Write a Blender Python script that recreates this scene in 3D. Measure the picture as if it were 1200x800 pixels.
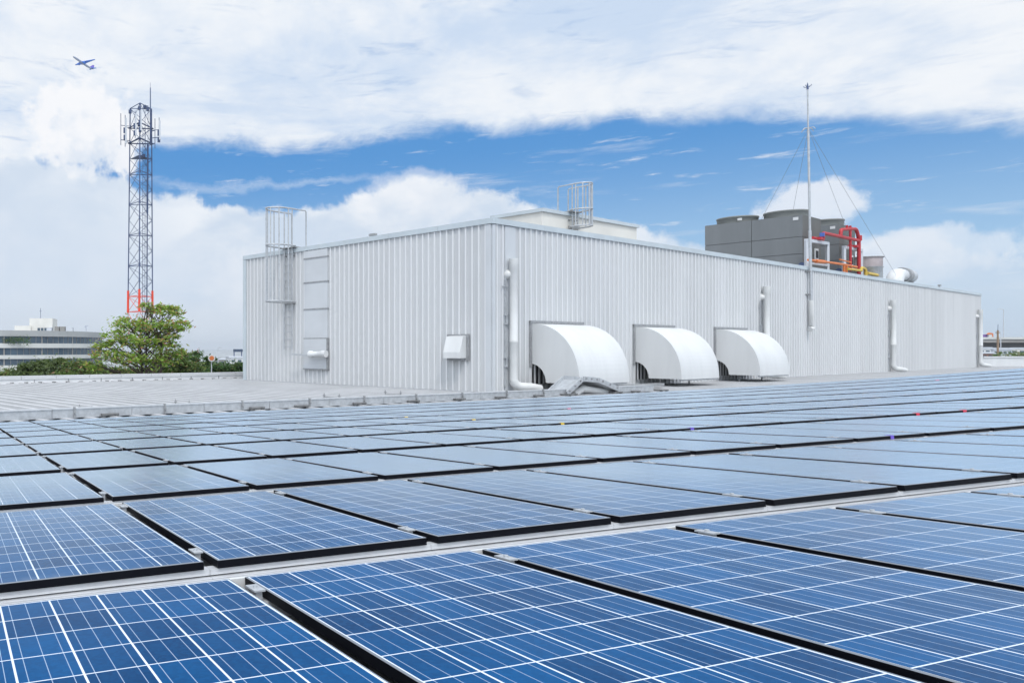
import bpy, math, random
from mathutils import Vector, Matrix
R = math.radians
random.seed(7)
scene = bpy.context.scene
for o in list(bpy.data.objects): bpy.data.objects.remove(o)

# ------------------------------------------------------------------ camera
H = 2.15                       # eye above the white roof (roof = z 0)
F, CX, CY = 846.0, 200.0, 408.0  # focal length / principal point on a 1200x800 frame
cam = bpy.data.cameras.new('camera'); camo = bpy.data.objects.new('camera', cam)
scene.collection.objects.link(camo); scene.camera = camo
camo.location = (0, 0, H); camo.rotation_euler = (R(90), 0, 0)
cam.sensor_width = 36; cam.lens = F/1200*36
cam.shift_x = (600-CX)/1200; cam.shift_y = (CY-400)/1200
cam.clip_start = 0.05; cam.clip_end = 20000

# ------------------------------------------------------------------ sun, sky, exposure
SUN_EL, SUN_AZ = R(57), R(184)      # azimuth from +Y clockwise: behind the camera
sv = Vector((math.sin(SUN_AZ)*math.cos(SUN_EL), math.cos(SUN_AZ)*math.cos(SUN_EL), math.sin(SUN_EL)))
sl = bpy.data.lights.new('sun', 'SUN'); sl.energy = 1.5; sl.angle = R(10); sl.color = (1, .965, .91)
so = bpy.data.objects.new('sun', sl); scene.collection.objects.link(so)
so.rotation_euler = (-sv).to_track_quat('-Z', 'Y').to_euler()
scene.view_settings.view_transform = 'Standard'; scene.view_settings.look = 'None'
scene.view_settings.exposure = 0.0; scene.view_settings.gamma = 1.0

world = bpy.data.worlds.new('World'); scene.world = world; world.use_nodes = True
NT = world.node_tree; NT.nodes.clear()
class NB:
    """tiny node-expression helper"""
    def __init__(s, nt): s.nt = nt; s.n = nt.nodes; s.l = nt.links
    def put(s, sock, v):
        if isinstance(v, bpy.types.NodeSocket): s.l.new(v, sock)
        elif v is not None: sock.default_value = v
    def m(s, op, a, b=None, c=None, clamp=False):
        q = s.n.new('ShaderNodeMath'); q.operation = op; q.use_clamp = clamp
        for i, v in enumerate((a, b, c)): s.put(q.inputs[i], v)
        return q.outputs[0]
    def mix(s, f, a, b):
        q = s.n.new('ShaderNodeMix'); q.data_type = 'RGBA'
        s.put(q.inputs['Factor'], f)
        ia = [i for i in q.inputs if i.name == 'A' and i.type == 'RGBA'][0]
        ib = [i for i in q.inputs if i.name == 'B' and i.type == 'RGBA'][0]
        s.put(ia, a if not isinstance(a, tuple) else (*a, 1)); s.put(ib, b if not isinstance(b, tuple) else (*b, 1))
        return [o for o in q.outputs if o.type == 'RGBA'][0]
    def sstep(s, v, lo, hi):
        q = s.n.new('ShaderNodeMapRange'); q.interpolation_type = 'SMOOTHSTEP'
        s.put(q.inputs[0], v); s.put(q.inputs[1], lo); s.put(q.inputs[2], hi); q.inputs[3].default_value = 0; q.inputs[4].default_value = 1
        return q.outputs[0]
    def noise(s, vec, scale, detail=6, rough=.55, dist=0.0, dim='3D'):
        q = s.n.new('ShaderNodeTexNoise'); q.noise_dimensions = dim
        s.put(q.inputs['Vector'], vec); q.inputs['Scale'].default_value = scale
        q.inputs['Detail'].default_value = detail; q.inputs['Roughness'].default_value = rough
        q.inputs['Distortion'].default_value = dist
        return q.outputs[0]
    def xyz(s, x, y, z):
        q = s.n.new('ShaderNodeCombineXYZ')
        for i, v in enumerate((x, y, z)): s.put(q.inputs[i], v)
        return q.outputs[0]
    def sep(s, v):
        q = s.n.new('ShaderNodeSeparateXYZ'); s.put(q.inputs[0], v); return q.outputs
    def curve(s, t, pts):
        q = s.n.new('ShaderNodeFloatCurve'); s.put(q.inputs[1], t)
        cu = q.mapping.curves[0]; pts = sorted(pts)
        cu.points[0].location = pts[0]; cu.points[1].location = pts[-1]
        for p in pts[1:-1]: cu.points.new(*p)
        q.mapping.update()
        return q.outputs[0]
w = NB(NT)
sky = NT.nodes.new('ShaderNodeTexSky'); sky.sky_type = 'NISHITA'; sky.sun_disc = False
sky.sun_elevation = SUN_EL; sky.sun_rotation = SUN_AZ; sky.altitude = 30; sky.air_density = 1.0; sky.dust_density = .6; sky.ozone_density = 2.2
tc = NT.nodes.new('ShaderNodeTexCoord')
dx, dy, dz = w.sep(tc.outputs['Generated'])
az = w.m('MULTIPLY', w.m('ARCTAN2', dx, dy), 57.29578)
el = w.m('MULTIPLY', w.m('ARCSINE', dz), 57.29578)
T = w.m('DIVIDE', w.m('ADD', az, 20), 80, clamp=True)
def cpts(l): return [((a+20)/80, e/20) for a, e in l]
UP = [(-20, 13.2), (-13, 13.6), (-6, 14.9), (-1, 15.5), (14.6, 15.3), (20, 15.6), (25.3, 15.0), (30.6, 15.0), (35.3, 14.0), (41.6, 13.3), (46.8, 11.8), (49.8, 11.0), (60, 9.5)]
LO = [(-20, 14.6), (-13, 14.7), (-8, 14.5), (-4, 13.2), (-.7, 11.9), (6.7, 11.2), (13, 11.6), (18.3, 12.5), (23, 11.6), (28, 9.8), (33.5, 8), (38, 7.0), (41.3, 7.0), (43.8, 6.9), (45.6, 7.0), (48, 5.6), (52, 4.8), (60, 5)]
up = w.m('MULTIPLY', w.curve(T, cpts(UP)), 20)
lo = w.m('MULTIPLY', w.curve(T, cpts(LO)), 20)
zc = w.m('MAXIMUM', w.m('ADD', dz, .05), .05)
plane = w.xyz(w.m('DIVIDE', dx, zc), w.m('DIVIDE', dy, zc), 0.0)
ang = w.xyz(w.m('MULTIPLY', az, .1), w.m('MULTIPLY', el, .16), 2.7)
angi = w.xyz(w.m('MULTIPLY', az, .1), w.m('MULTIPLY', el, .1), 7.7)
nA = w.m('SUBTRACT', w.noise(ang, 1.6, 9, .62, .3), .5)        # ragged edges of the high layer
nB = w.m('SUBTRACT', w.noise(angi, 2.2, 9, .6, .2), .5)        # puffy edges of the cumulus
nC = w.noise(plane, .9, 9, .62, .4)                             # body of the high layer
wisp = w.noise(w.xyz(w.m('MULTIPLY', az, .05), w.m('MULTIPLY', el, .42), 1.3), 2.0, 8, .62, .15)
wisp2 = w.noise(w.xyz(w.m('MULTIPLY', az, .11), w.m('MULTIPLY', el, .75), 9.1), 2.1, 9, .64, .2)
top = w.sstep(w.m('ADD', w.m('SUBTRACT', el, up), w.m('ADD', w.m('MULTIPLY', nA, 3.0), w.m('MULTIPLY', nB, 1.2))), -.35, 1.1)
# holes that thin the high layer
hole = w.sstep(w.noise(plane, .62, 7, .6, .5), .60, .86)
streak = w.noise(w.xyz(w.m('MULTIPLY', az, .06), w.m('ADD', w.m('MULTIPLY', el, .33), w.m('MULTIPLY', az, .02)), 4.4), 2.4, 9, .68, .7)
hole2 = w.m('ADD', w.m('MULTIPLY', hole, w.sstep(az, 8, 46)), w.m('MULTIPLY', w.sstep(streak, .54, .78), .55), clamp=True)
topa = w.m('MULTIPLY', top, w.m('SUBTRACT', 1.0, w.m('MULTIPLY', hole2, .75)))
low = w.sstep(w.m('ADD', w.m('SUBTRACT', lo, el), w.m('MULTIPLY', nB, 5.0)), -.1, .7)
wis = w.m('MULTIPLY', w.m('ADD', w.m('MULTIPLY', w.sstep(wisp, .56, .80), .7), w.sstep(wisp2, .58, .76)), .78, clamp=True)
lowbody = w.noise(ang, 1.1, 8, .55, .3)
# colours (radiance before the x0.1 background strength)
K = 9.4
def rad(r, g, b, k=1.0):
    f = lambda c: (((c/255+.055)/1.055)**2.4 if c > 10 else c/3294.6)*10*k
    return (f(r), f(g), f(b))
blue = w.mix(w.sstep(el, 3, 15), rad(168, 206, 239), rad(84, 152, 218))
skyc = w.mix(.88, sky.outputs[0], blue)
topc = w.mix(w.sstep(w.m('ADD', nC, w.m('MULTIPLY', nA, .35)), .34, .62), rad(204, 221, 243), rad(243, 247, 252))
lowc0 = w.mix(w.sstep(w.m('SUBTRACT', lo, el), .3, 6.5), rad(247, 250, 254), rad(226, 234, 245))
lowc1 = w.mix(w.sstep(lowbody, .38, .62), rad(208, 222, 239), lowc0)
lowc1 = w.mix(w.m('MULTIPLY', w.sstep(az, 7, -5), .62), lowc1, rad(212, 225, 241))
lowc = w.mix(w.sstep(el, 5.0, .5), lowc1, rad(214, 224, 236))
lowalpha = w.m('MULTIPLY', low, w.m('SUBTRACT', 1.0, w.m('MULTIPLY', w.sstep(az, 26, 50), .38)))
c = w.mix(wis, skyc, rad(226, 234, 245))
c = w.mix(lowalpha, c, lowc)
c = w.mix(topa, c, topc)
nF = w.m('SUBTRACT', w.noise(angi, 5.5, 7, .62, .1), .5)
# thin level streak under the blue gap, then single cumulus heads
stk = w.m('SUBTRACT', 1.0, w.m('DIVIDE', w.m('ABSOLUTE', w.m('ADD', w.m('SUBTRACT', el, 12.7), w.m('ADD', w.m('MULTIPLY', nA, 3.4), w.m('MULTIPLY', nF, 1.2)))), .5), clamp=True)
stk = w.m('MULTIPLY', stk, w.m('MULTIPLY', w.sstep(az, -3, 1), w.sstep(az, 19, 12)))
c = w.mix(w.m('MULTIPLY', stk, .34), c, rad(224, 235, 248))
def head(c, a0, e0, ra, re, alpha, flat=0.0):
    da = w.m('DIVIDE', w.m('SUBTRACT', az, a0), ra); de = w.m('DIVIDE', w.m('SUBTRACT', el, e0), re)
    rr = w.m('SQRT', w.m('ADD', w.m('MULTIPLY', da, da), w.m('MULTIPLY', de, de)))
    cum = w.sstep(w.m('ADD', w.m('SUBTRACT', 1.0, rr), w.m('ADD', w.m('MULTIPLY', nB, 1.7), w.m('MULTIPLY', nF, .9))), -.08, .26)
    shade = w.sstep(w.m('ADD', w.m('MULTIPLY', de, .22), w.m('ADD', w.m('MULTIPLY', nB, 1.3), w.m('MULTIPLY', nF, .8))), -.38, .10)
    fade = w.m('MULTIPLY', cum, w.sstep(de, -1.5, -.2) if flat else 1.0)
    return w.mix(w.m('MULTIPLY', fade, alpha), c, w.mix(shade, rad(222, 232, 245), rad(250, 251, 254)))
c = head(c, -6.4, 16.8, 4.2, 4.0, .93)
c = head(c, 41.7, 8.2, 2.5, 1.8, .72, 1)
c = head(c, 46.2, 5.2, 4.6, 1.7, .5, 1)
c = head(c, 18.5, 11.2, 5.0, 1.9, .35, 1)
# sky boost round the sun (behind the camera), added as a soft key light
sd = NT.nodes.new('ShaderNodeVectorMath'); sd.operation = 'DOT_PRODUCT'; NT.links.new(tc.outputs['Generated'], sd.inputs[0]); sd.inputs[1].default_value = sv
glow = w.m('ADD', 1.0, w.m('MULTIPLY', w.sstep(sd.outputs['Value'], .25, .95), 1.35))
vm = NT.nodes.new('ShaderNodeVectorMath'); vm.operation = 'SCALE'; NT.links.new(c, vm.inputs[0]); NT.links.new(glow, vm.inputs['Scale']); c = vm.outputs[0]
bg = NT.nodes.new('ShaderNodeBackground'); bg.inputs[1].default_value = .1
wo = NT.nodes.new('ShaderNodeOutputWorld'); NT.links.new(c, bg.inputs[0]); NT.links.new(bg.outputs[0], wo.inputs[0])

# ------------------------------------------------------------------ geometry helpers
def px(x, y, Y):
    """world point seen at photo pixel x, y at distance Y"""
    return Vector(((x-CX)/F*Y, Y, H-(y-CY)/F*Y))
def on_z(x, y, z=0.0):
    return px(x, y, (H-z)*F/(y-CY))
def proj(p):
    return (CX+F*p[0]/p[1], CY+F*(H-p[2])/p[1])
UZ = Vector((0, 0, 1))
class MB:
    def __init__(s): s.v = []; s.f = []; s.mi = []; s.sm = []
    def face(s, pts, mi=0, sm=False):
        b = len(s.v); s.v += [Vector(p) for p in pts]; s.f.append(tuple(range(b, b+len(pts)))); s.mi.append(mi); s.sm.append(sm)
    def raw(s, v, f, mi=0, sm=False):
        b = len(s.v); s.v += [Vector(p) for p in v]
        for q in f: s.f.append(tuple(b+i for i in q)); s.mi.append(mi); s.sm.append(sm)
    def box(s, o, a, b, c, mi=0):
        """box from corner o along the three edge vectors"""
        o, a, b, c = map(Vector, (o, a, b, c))
        if a.cross(b).dot(c) < 0: a, b = b, a
        v = [o, o+a, o+a+b, o+b, o+c, o+a+c, o+a+b+c, o+b+c]
        s.raw(v, [(3, 2, 1, 0), (4, 5, 6, 7), (0, 1, 5, 4), (1, 2, 6, 5), (2, 3, 7, 6), (3, 0, 4, 7)], mi)
    def cbox(s, c, a, b, h, mi=0):
        """box centred on c with full edge vectors"""
        c, a, b, h = map(Vector, (c, a, b, h)); s.box(c-a/2-b/2-h/2, a, b, h, mi)
    def tube(s, path, r, n=8, mi=0, sm=True, cap=True):
        path = [Vector(p) for p in path]; rs = r if isinstance(r, (list, tuple)) else [r]*len(path)
        rings = []; prev = None
        for i, p in enumerate(path):
            t = (path[min(i+1, len(path)-1)]-path[max(i-1, 0)]).normalized()
            if prev is None:
                a = t.cross(UZ) if abs(t.z) < .9 else t.cross(Vector((1, 0, 0)))
            else: a = prev-t*prev.dot(t)
            a.normalize(); prev = a; b = t.cross(a)
            rings.append([p+(a*math.cos(2*math.pi*k/n)+b*math.sin(2*math.pi*k/n))*rs[i] for k in range(n)])
        v = [q for g in rings for q in g]; f = []
        for i in range(len(rings)-1):
            for k in range(n): f.append((i*n+k, i*n+(k+1) % n, (i+1)*n+(k+1) % n, (i+1)*n+k))
        s.raw(v, f, mi, sm)
        if cap:
            s.face(rings[0][::-1], mi); s.face(rings[-1], mi)
    def bar(s, p, q, wd, mi=0):
        """square bar between two points"""
        p, q = Vector(p), Vector(q); t = (q-p).normalized()
        a = (t.cross(UZ) if abs(t.z) < .9 else t.cross(Vector((1, 0, 0)))).normalized(); b = t.cross(a)
        s.box(p-a*wd/2-b*wd/2, a*wd, b*wd, q-p, mi)
    def prism(s, poly, d, mi=0, sm=False, caps=True):
        """extrude a closed polygon (list of points) along vector d"""
        poly = [Vector(p) for p in poly]; d = Vector(d); n = len(poly)
        nrm = sum((poly[i].cross(poly[(i+1) % n]) for i in range(n)), Vector())
        if nrm.dot(d) > 0: poly = poly[::-1]
        v = poly+[p+d for p in poly]
        s.raw(v, [(i, (i+1) % n, n+(i+1) % n, n+i)[::-1] for i in range(n)], mi, sm)
        if caps: s.face(poly, mi); s.face([p+d for p in poly][::-1], mi)
    def lathe(s, c, prof, n=24, mi=0, sm=True, axis=UZ):
        """profile [(radius, height)] turned about axis through c"""
        c = Vector(c); ax = Vector(axis).normalized()
        a = (ax.cross(Vector((1, 0, 0))) if abs(ax.x) < .9 else ax.cross(Vector((0, 1, 0)))).normalized(); b = ax.cross(a)
        v = []; f = []
        for r, h in prof:
            for k in range(n): v.append(c+ax*h+(a*math.cos(2*math.pi*k/n)+b*math.sin(2*math.pi*k/n))*r)
        for i in range(len(prof)-1):
            for k in range(n): f.append((i*n+k, i*n+(k+1) % n, (i+1)*n+(k+1) % n, (i+1)*n+k))
        s.raw(v, f, mi, sm)

def rootloc(o):
    while o.parent: o = o.parent
    return o.location
def obj(name, mb, mats, parent=None, loc=None):
    if not isinstance(mats, (list, tuple)): mats = [mats]
    me = bpy.data.meshes.new(name)
    off = Vector(rootloc(parent)) if parent else (Vector(loc) if loc is not None else Vector())
    me.from_pydata([v-off for v in mb.v], [], mb.f)
    for m_ in mats: me.materials.append(m_)
    me.polygons.foreach_set('material_index', mb.mi); me.polygons.foreach_set('use_smooth', mb.sm); me.update()
    o = bpy.data.objects.new(name, me); scene.collection.objects.link(o)
    if parent: o.parent = parent
    else: o.location = off
    return o
def tag(o, label=None, cat=None, group=None, kind=None):
    if label: o['label'] = label
    if cat: o['category'] = cat
    if group: o['group'] = group
    if kind: o['kind'] = kind
    return o
def thing(name, label, cat, loc, group=None):
    o = bpy.data.objects.new(name, None); o.empty_display_size = .2; scene.collection.objects.link(o); o.location = Vector(loc)
    return tag(o, label, cat, group)

# ------------------------------------------------------------------ materials
def mat(name, col, rough=.6, metal=0.0, var=.06, vscale=3.0, spec=.5, bump=0.0, streak=False, bscale=60, det=6):
    m = bpy.data.materials.new(name); m.use_nodes = True; nt = m.node_tree; b = NB(nt)
    p = nt.nodes['Principled BSDF']; p.inputs['Roughness'].default_value = rough; p.inputs['Metallic'].default_value = metal
    p.inputs['Specular IOR Level'].default_value = spec
    t = nt.nodes.new('ShaderNodeTexCoord').outputs['Object']
    if streak:
        q = nt.nodes.new('ShaderNodeMapping'); nt.links.new(t, q.inputs[0]); q.inputs['Scale'].default_value = (1, 1, .12); t2 = q.outputs[0]
    else: t2 = t
    n1 = b.noise(t2, vscale, det, .6, .2)
    f = b.sstep(n1, .3, .72)
    nt.links.new(b.mix(f, tuple(c*(1-var) for c in col), tuple(min(1, c*(1+var)) for c in col)), p.inputs['Base Color'])
    if bump:
        bn = nt.nodes.new('ShaderNodeBump'); bn.inputs['Strength'].default_value = bump; bn.inputs['Distance'].default_value = .02
        nt.links.new(b.noise(t, bscale, 4, .6), bn.inputs['Height']); nt.links.new(bn.outputs[0], p.inputs['Normal'])
    return m
M = {}
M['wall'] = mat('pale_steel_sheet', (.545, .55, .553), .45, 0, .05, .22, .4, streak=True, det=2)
def sheet_tone(m):
    nt = m.node_tree; b = NB(nt); p = nt.nodes['Principled BSDF']; src = p.inputs['Base Color'].links[0].from_socket
    x, y, z = b.sep(nt.nodes.new('ShaderNodeTexCoord').outputs['Object'])
    q = b.m('SQRT', b.m('ADD', b.m('MULTIPLY', x, x), b.m('MULTIPLY', y, y)))
    wn = nt.nodes.new('ShaderNodeTexWhiteNoise'); wn.noise_dimensions = '1D'; nt.links.new(b.m('FLOOR', b.m('DIVIDE', q, 1.38)), wn.inputs['W'])
    st = b.noise(b.xyz(b.m('MULTIPLY', q, 2.2), 0.0, b.m('MULTIPLY', z, .10)), 1.0, 5, .6)            # rain streaks
    gr = b.noise(b.xyz(b.m('MULTIPLY', q, .5), 3.0, b.m('MULTIPLY', z, 1.3)), 1.0, 5, .65)
    f = b.m('ADD', b.m('ADD', .955, b.m('MULTIPLY', wn.outputs['Value'], .06)), b.m('ADD', b.m('MULTIPLY', b.sstep(st, .56, .8), -.10), b.m('MULTIPLY', b.sstep(gr, .55, .85), -.07)))
    v = nt.nodes.new('ShaderNodeVectorMath'); v.operation = 'SCALE'; nt.links.new(src, v.inputs[0]); nt.links.new(f, v.inputs['Scale']); nt.links.new(v.outputs[0], p.inputs['Base Color'])
sheet_tone(M['wall'])
M['rib'] = mat('pale_steel_lit_rib', (.68, .68, .68), .4, 0, .03, .3, .4)  # same steel as the sheet; highlight on the rib tops put into the colour
M['wallg'] = mat('plain_steel_sheet', (.53, .545, .56), .4, 0, .05, .4, .5, det=3)
M['flash'] = mat('grey_flashing', (.47, .52, .545), .45, 0, .06, .6)
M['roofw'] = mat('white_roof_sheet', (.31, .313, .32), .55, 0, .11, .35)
M['roofrib'] = mat('white_roof_lit_rib', (.48, .48, .485), .5, 0, .06, .35)  # lighter than the pans: sunlit stripes painted into the roof colour
M['white'] = mat('white_paint', (.61, .613, .607), .42, 0, .05, .9, streak=True)
M['pvc'] = mat('white_plastic', (.62, .62, .605), .4, 0, .04, 1.5)
M['cream'] = mat('cream_render', (.66, .64, .59), .8, 0, .05, .5)
M['galv'] = mat('galvanised_steel', (.46, .475, .49), .42, .35, .12, 6)
M['galvd'] = mat('weathered_galvanised_steel', (.30, .305, .31), .5, .2, .16, 5)
M['alu'] = mat('aluminium', (.66, .67, .685), .35, .3, .05, 8)
M['black'] = mat('shaded_frame_black', (.0035, .004, .007), .5, 0, .1, 10, .12)  # aluminium frame sides, their shade put into the colour
M['lip'] = mat('silver_frame_edge', (.20, .22, .25), .4, .2, .04, 10)
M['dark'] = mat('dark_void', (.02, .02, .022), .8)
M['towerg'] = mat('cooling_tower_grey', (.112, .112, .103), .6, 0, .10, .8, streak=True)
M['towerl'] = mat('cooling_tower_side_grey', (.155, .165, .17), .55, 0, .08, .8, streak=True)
M['fan'] = mat('fan_ring_grey', (.20, .21, .20), .6, 0, .08, 1)
M['red'] = mat('red_pipe_paint', (.42, .020, .028), .5, 0, .1, 2)
M['orange'] = mat('orange_pipe_paint', (.62, .17, .04), .5, 0, .1, 2)
M['yellow'] = mat('yellow_pipe_paint', (.58, .40, .06), .5, 0, .1, 2)
M['blue'] = mat('blue_fitting', (.05, .12, .4), .5)
M['steelp'] = mat('tower_steel', (.062, .09, .18), .5, .2, .12, 1)
M['steeld'] = mat('tower_dark_cable', (.03, .055, .13), .5, 0, .12, 1)
M['tred'] = mat('tower_red_paint', (.72, .065, .025), .5, 0, .08, 1)
M['tgrey'] = mat('antenna_grey', (.5, .52, .55), .5)
M['concw'] = mat('pale_facade_panels', (.50, .50, .475), .8, 0, .06, .15)
M['glassw'] = mat('blue_grey_window_glass', (.045, .075, .105), .12, 0, .25, .12, .8)
M['officeb'] = mat('office_grey_panels', (.33, .335, .33), .7, 0, .06, .15)
M['conc'] = mat('weathered_concrete', (.24, .23, .215), .85, 0, .12, .2)
M['concd'] = mat('shaded_concrete', (.07, .068, .066), .9, 0, .12, .2)  # concrete with the shadow under the viaduct deck painted in
M['ground'] = mat('ground_hazed_pale', (.30, .315, .32), .95, 0, .22, .02)  # paled so that distant haze is in the ground colour
M['bark'] = mat('bark', (.075, .055, .042), .9, 0, .25, 4)
M['wood'] = mat('pole_wood', (.25, .17, .11), .85, 0, .15, 2)
M['wire'] = mat('steel_wire', (.27, .30, .35), .5, .2)
M['stone'] = mat('foot_block', (.16, .16, .16), .8, 0, .15, 5)
M['plane'] = mat('aircraft_blue', (.07, .20, .62), .4, 0, .05, .1)
M['planeg'] = mat('aircraft_grey', (.33, .36, .45), .4, 0, .05, .1)
M['purple'] = mat('aircraft_tail_purple', (.22, .16, .55), .4, 0, .05, .1)
def leafmat(name, cols, hue=1.0):
    m = bpy.data.materials.new(name); m.use_nodes = True; nt = m.node_tree; b = NB(nt)
    p = nt.nodes['Principled BSDF']; p.inputs['Roughness'].default_value = .55
    g = nt.nodes.new('ShaderNodeNewGeometry'); r = nt.nodes.new('ShaderNodeValToRGB')
    nt.links.new(g.outputs['Random Per Island'], r.inputs[0])
    el_ = r.color_ramp.elements
    while len(el_) < len(cols): el_.new(.5)
    for i, (pos, c_) in enumerate(cols): el_[i].position = pos; el_[i].color = (*c_, 1)
    nt.links.new(r.outputs[0], p.inputs['Base Color'])
    tr = nt.nodes.new('ShaderNodeBsdfTranslucent'); nt.links.new(r.outputs[0], tr.inputs[0])
    ms = nt.nodes.new('ShaderNodeMixShader'); ms.inputs[0].default_value = .42
    nt.links.new(p.outputs[0], ms.inputs[1]); nt.links.new(tr.outputs[0], ms.inputs[2])
    nt.links.new(ms.outputs[0], nt.nodes['Material Output'].inputs[0])
    return m
M['leafA'] = leafmat('leaves_green_with_rust', [(0, (.13, .24, .03)), (.35, (.23, .39, .045)), (.62, (.34, .48, .075)), (.82, (.38, .40, .09)), (.92, (.42, .26, .10)), (1, (.48, .24, .13))])
M['leafB'] = leafmat('leaves_olive', [(0, (.045, .075, .018)), (.5, (.08, .125, .028)), (1, (.14, .18, .05))])
M['leafC'] = leafmat('leaves_deep_green', [(0, (.03, .08, .018)), (.5, (.065, .145, .03)), (.85, (.11, .19, .04)), (1, (.20, .15, .06))])
M['leafD'] = leafmat('leaves_mixed', [(0, (.06, .12, .024)), (.5, (.13, .21, .04)), (.8, (.18, .22, .06)), (1, (.28, .16, .08))])

# solar glass: 6 x 10 cells with three busbars each
PW, PD, PT = .980, 1.716, .034       # panel width, depth, frame depth
def solar_mat():
    m = bpy.data.materials.new('solar_cells_under_glass'); m.use_nodes = True; nt = m.node_tree; b = NB(nt)
    p = nt.nodes['Principled BSDF']
    t = nt.nodes.new('ShaderNodeTexCoord').outputs['Object']; x, y, z = b.sep(t)
    mg = .010
    u = b.m('MULTIPLY', b.m('DIVIDE', b.m('ADD', x, PW/2-mg), PW-2*mg), 6.0)
    v = b.m('MULTIPLY', b.m('DIVIDE', b.m('SUBTRACT', y, mg), PD-2*mg), 10.0)
    fu = b.m('FRACT', u); fv = b.m('FRACT', v)
    cw, cd = (PW-2*mg)/6, (PD-2*mg)/10
    du = b.m('MULTIPLY', b.m('SUBTRACT', .5, b.m('ABSOLUTE', b.m('SUBTRACT', fu, .5))), cw)   # metres to the cell edge
    dv = b.m('MULTIPLY', b.m('SUBTRACT', .5, b.m('ABSOLUTE', b.m('SUBTRACT', fv, .5))), cd)
    lu = b.m('LESS_THAN', du, .0031); lv = b.m('LESS_THAN', dv, .0023)
    bb = b.m('FRACT', b.m('MULTIPLY', fu, 3.0))
    lb = b.m('LESS_THAN', b.m('ABSOLUTE', b.m('SUBTRACT', bb, .5)), .00105/cw*3)
    ou = b.m('MAXIMUM', b.m('LESS_THAN', u, 0.0), b.m('GREATER_THAN', u, 6.0)); ov = b.m('MAXIMUM', b.m('LESS_THAN', v, 0.0), b.m('GREATER_THAN', v, 10.0))
    white = b.m('MAXIMUM', b.m('MAXIMUM', lu, lv), b.m('MAXIMUM', ou, ov))
    oi = nt.nodes.new('ShaderNodeObjectInfo')
    wn = nt.nodes.new('ShaderNodeTexWhiteNoise'); wn.noise_dimensions = '3D'
    nt.links.new(b.xyz(b.m('FLOOR', u), b.m('FLOOR', v), b.m('MULTIPLY', oi.outputs['Random'], 91.0)), wn.inputs['Vector'])
    vo = nt.nodes.new('ShaderNodeTexVoronoi'); vo.inputs['Scale'].default_value = 90; nt.links.new(t, vo.inputs['Vector'])
    gs = b.sep(vo.outputs['Color'])[0]
    tone = b.m('ADD', b.m('MULTIPLY', wn.outputs['Value'], .62), b.m('ADD', b.m('MULTIPLY', gs, .25), b.m('MULTIPLY', oi.outputs['Random'], .25)))
    patch = b.noise(b.xyz(b.m('ADD', x, b.m('MULTIPLY', oi.outputs['Random'], 40.0)), y, 0.0), 1.6, 4, .6)
    tone = b.m('ADD', b.m('MULTIPLY', tone, .8), b.m('MULTIPLY', b.m('SUBTRACT', patch, .4), .7), clamp=True)
    cell = b.mix(tone, (.0001, .024, .084), (.0014, .080, .232))
    c1 = b.mix(lb, cell, (.30, .38, .50)); c2 = b.mix(white, c1, (.64, .69, .76))
    dust = b.noise(t, 5.0, 5, .6)
    pv_ = b.xyz(b.m('ADD', x, b.m('MULTIPLY', oi.outputs['Random'], 33.0)), b.m('MULTIPLY', y, .55), b.m('MULTIPLY', oi.outputs['Random'], 17.0))
    film = b.m('MULTIPLY', b.sstep(b.noise(pv_, 3.0, 7, .68, .4), .48, .78), .022)                    # dried rain marks
    edge = b.m('MULTIPLY', b.sstep(y, .10, .0), b.m('MULTIPLY', b.sstep(b.noise(pv_, 14.0, 4, .6), .35, .7), .16))   # silt along the lower edge
    spk = b.noise(b.xyz(b.m('ADD', x, b.m('MULTIPLY', oi.outputs['Random'], 77.0)), y, 2.0), 9.0, 2, .5)
    spots = b.m('MULTIPLY', b.sstep(spk, .80, .83), .6)
    c3 = b.mix(b.m('ADD', b.m('ADD', film, edge), spots, clamp=True), c2, (.36, .38, .39))
    nt.links.new(c3, p.inputs['Base Color'])
    # anti-reflective glass: blue-tinted mirror over the cells, growing towards grazing angles
    p.inputs['Roughness'].default_value = .6; p.inputs['Specular IOR Level'].default_value = 0
    gl = nt.nodes.new('ShaderNodeBsdfGlossy'); gl.inputs['Color'].default_value = (.84, .94, 1.0, 1); nt.links.new(b.m('ADD', .20, b.m('MULTIPLY', dust, .10)), gl.inputs['Roughness'])
    fr = nt.nodes.new('ShaderNodeFresnel'); fr.inputs['IOR'].default_value = 1.36
    ms = nt.nodes.new('ShaderNodeMixShader'); nt.links.new(b.m('MINIMUM', b.m('MULTIPLY', b.m('POWER', fr.outputs[0], 2.4), 4.0), .80), ms.inputs[0]); nt.links.new(p.outputs[0], ms.inputs[1]); nt.links.new(gl.outputs[0], ms.inputs[2])
    # grazing sheen painted as a pale diffuse layer: a thin veil whose optical depth grows as 1/cos of the viewing angle
    ge = nt.nodes.new('ShaderNodeNewGeometry'); dt = nt.nodes.new('ShaderNodeVectorMath'); dt.operation = 'DOT_PRODUCT'
    nt.links.new(ge.outputs['Normal'], dt.inputs[0]); nt.links.new(ge.outputs['Incoming'], dt.inputs[1])
    cosv = b.m('MAXIMUM', b.m('ABSOLUTE', dt.outputs['Value']), .02)
    veil = b.m('SUBTRACT', 1.0, b.m('EXPONENT', b.m('DIVIDE', -.004, cosv)))
    dd_ = nt.nodes.new('ShaderNodeBsdfDiffuse'); dd_.inputs['Color'].default_value = (.43, .50, .60, 1)
    m2 = nt.nodes.new('ShaderNodeMixShader'); nt.links.new(veil, m2.inputs[0]); nt.links.new(ms.outputs[0], m2.inputs[1]); nt.links.new(dd_.outputs[0], m2.inputs[2])
    nt.links.new(m2.outputs[0], nt.nodes['Material Output'].inputs[0])
    return m
M['solar'] = solar_mat()

HAZE = .00018
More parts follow.
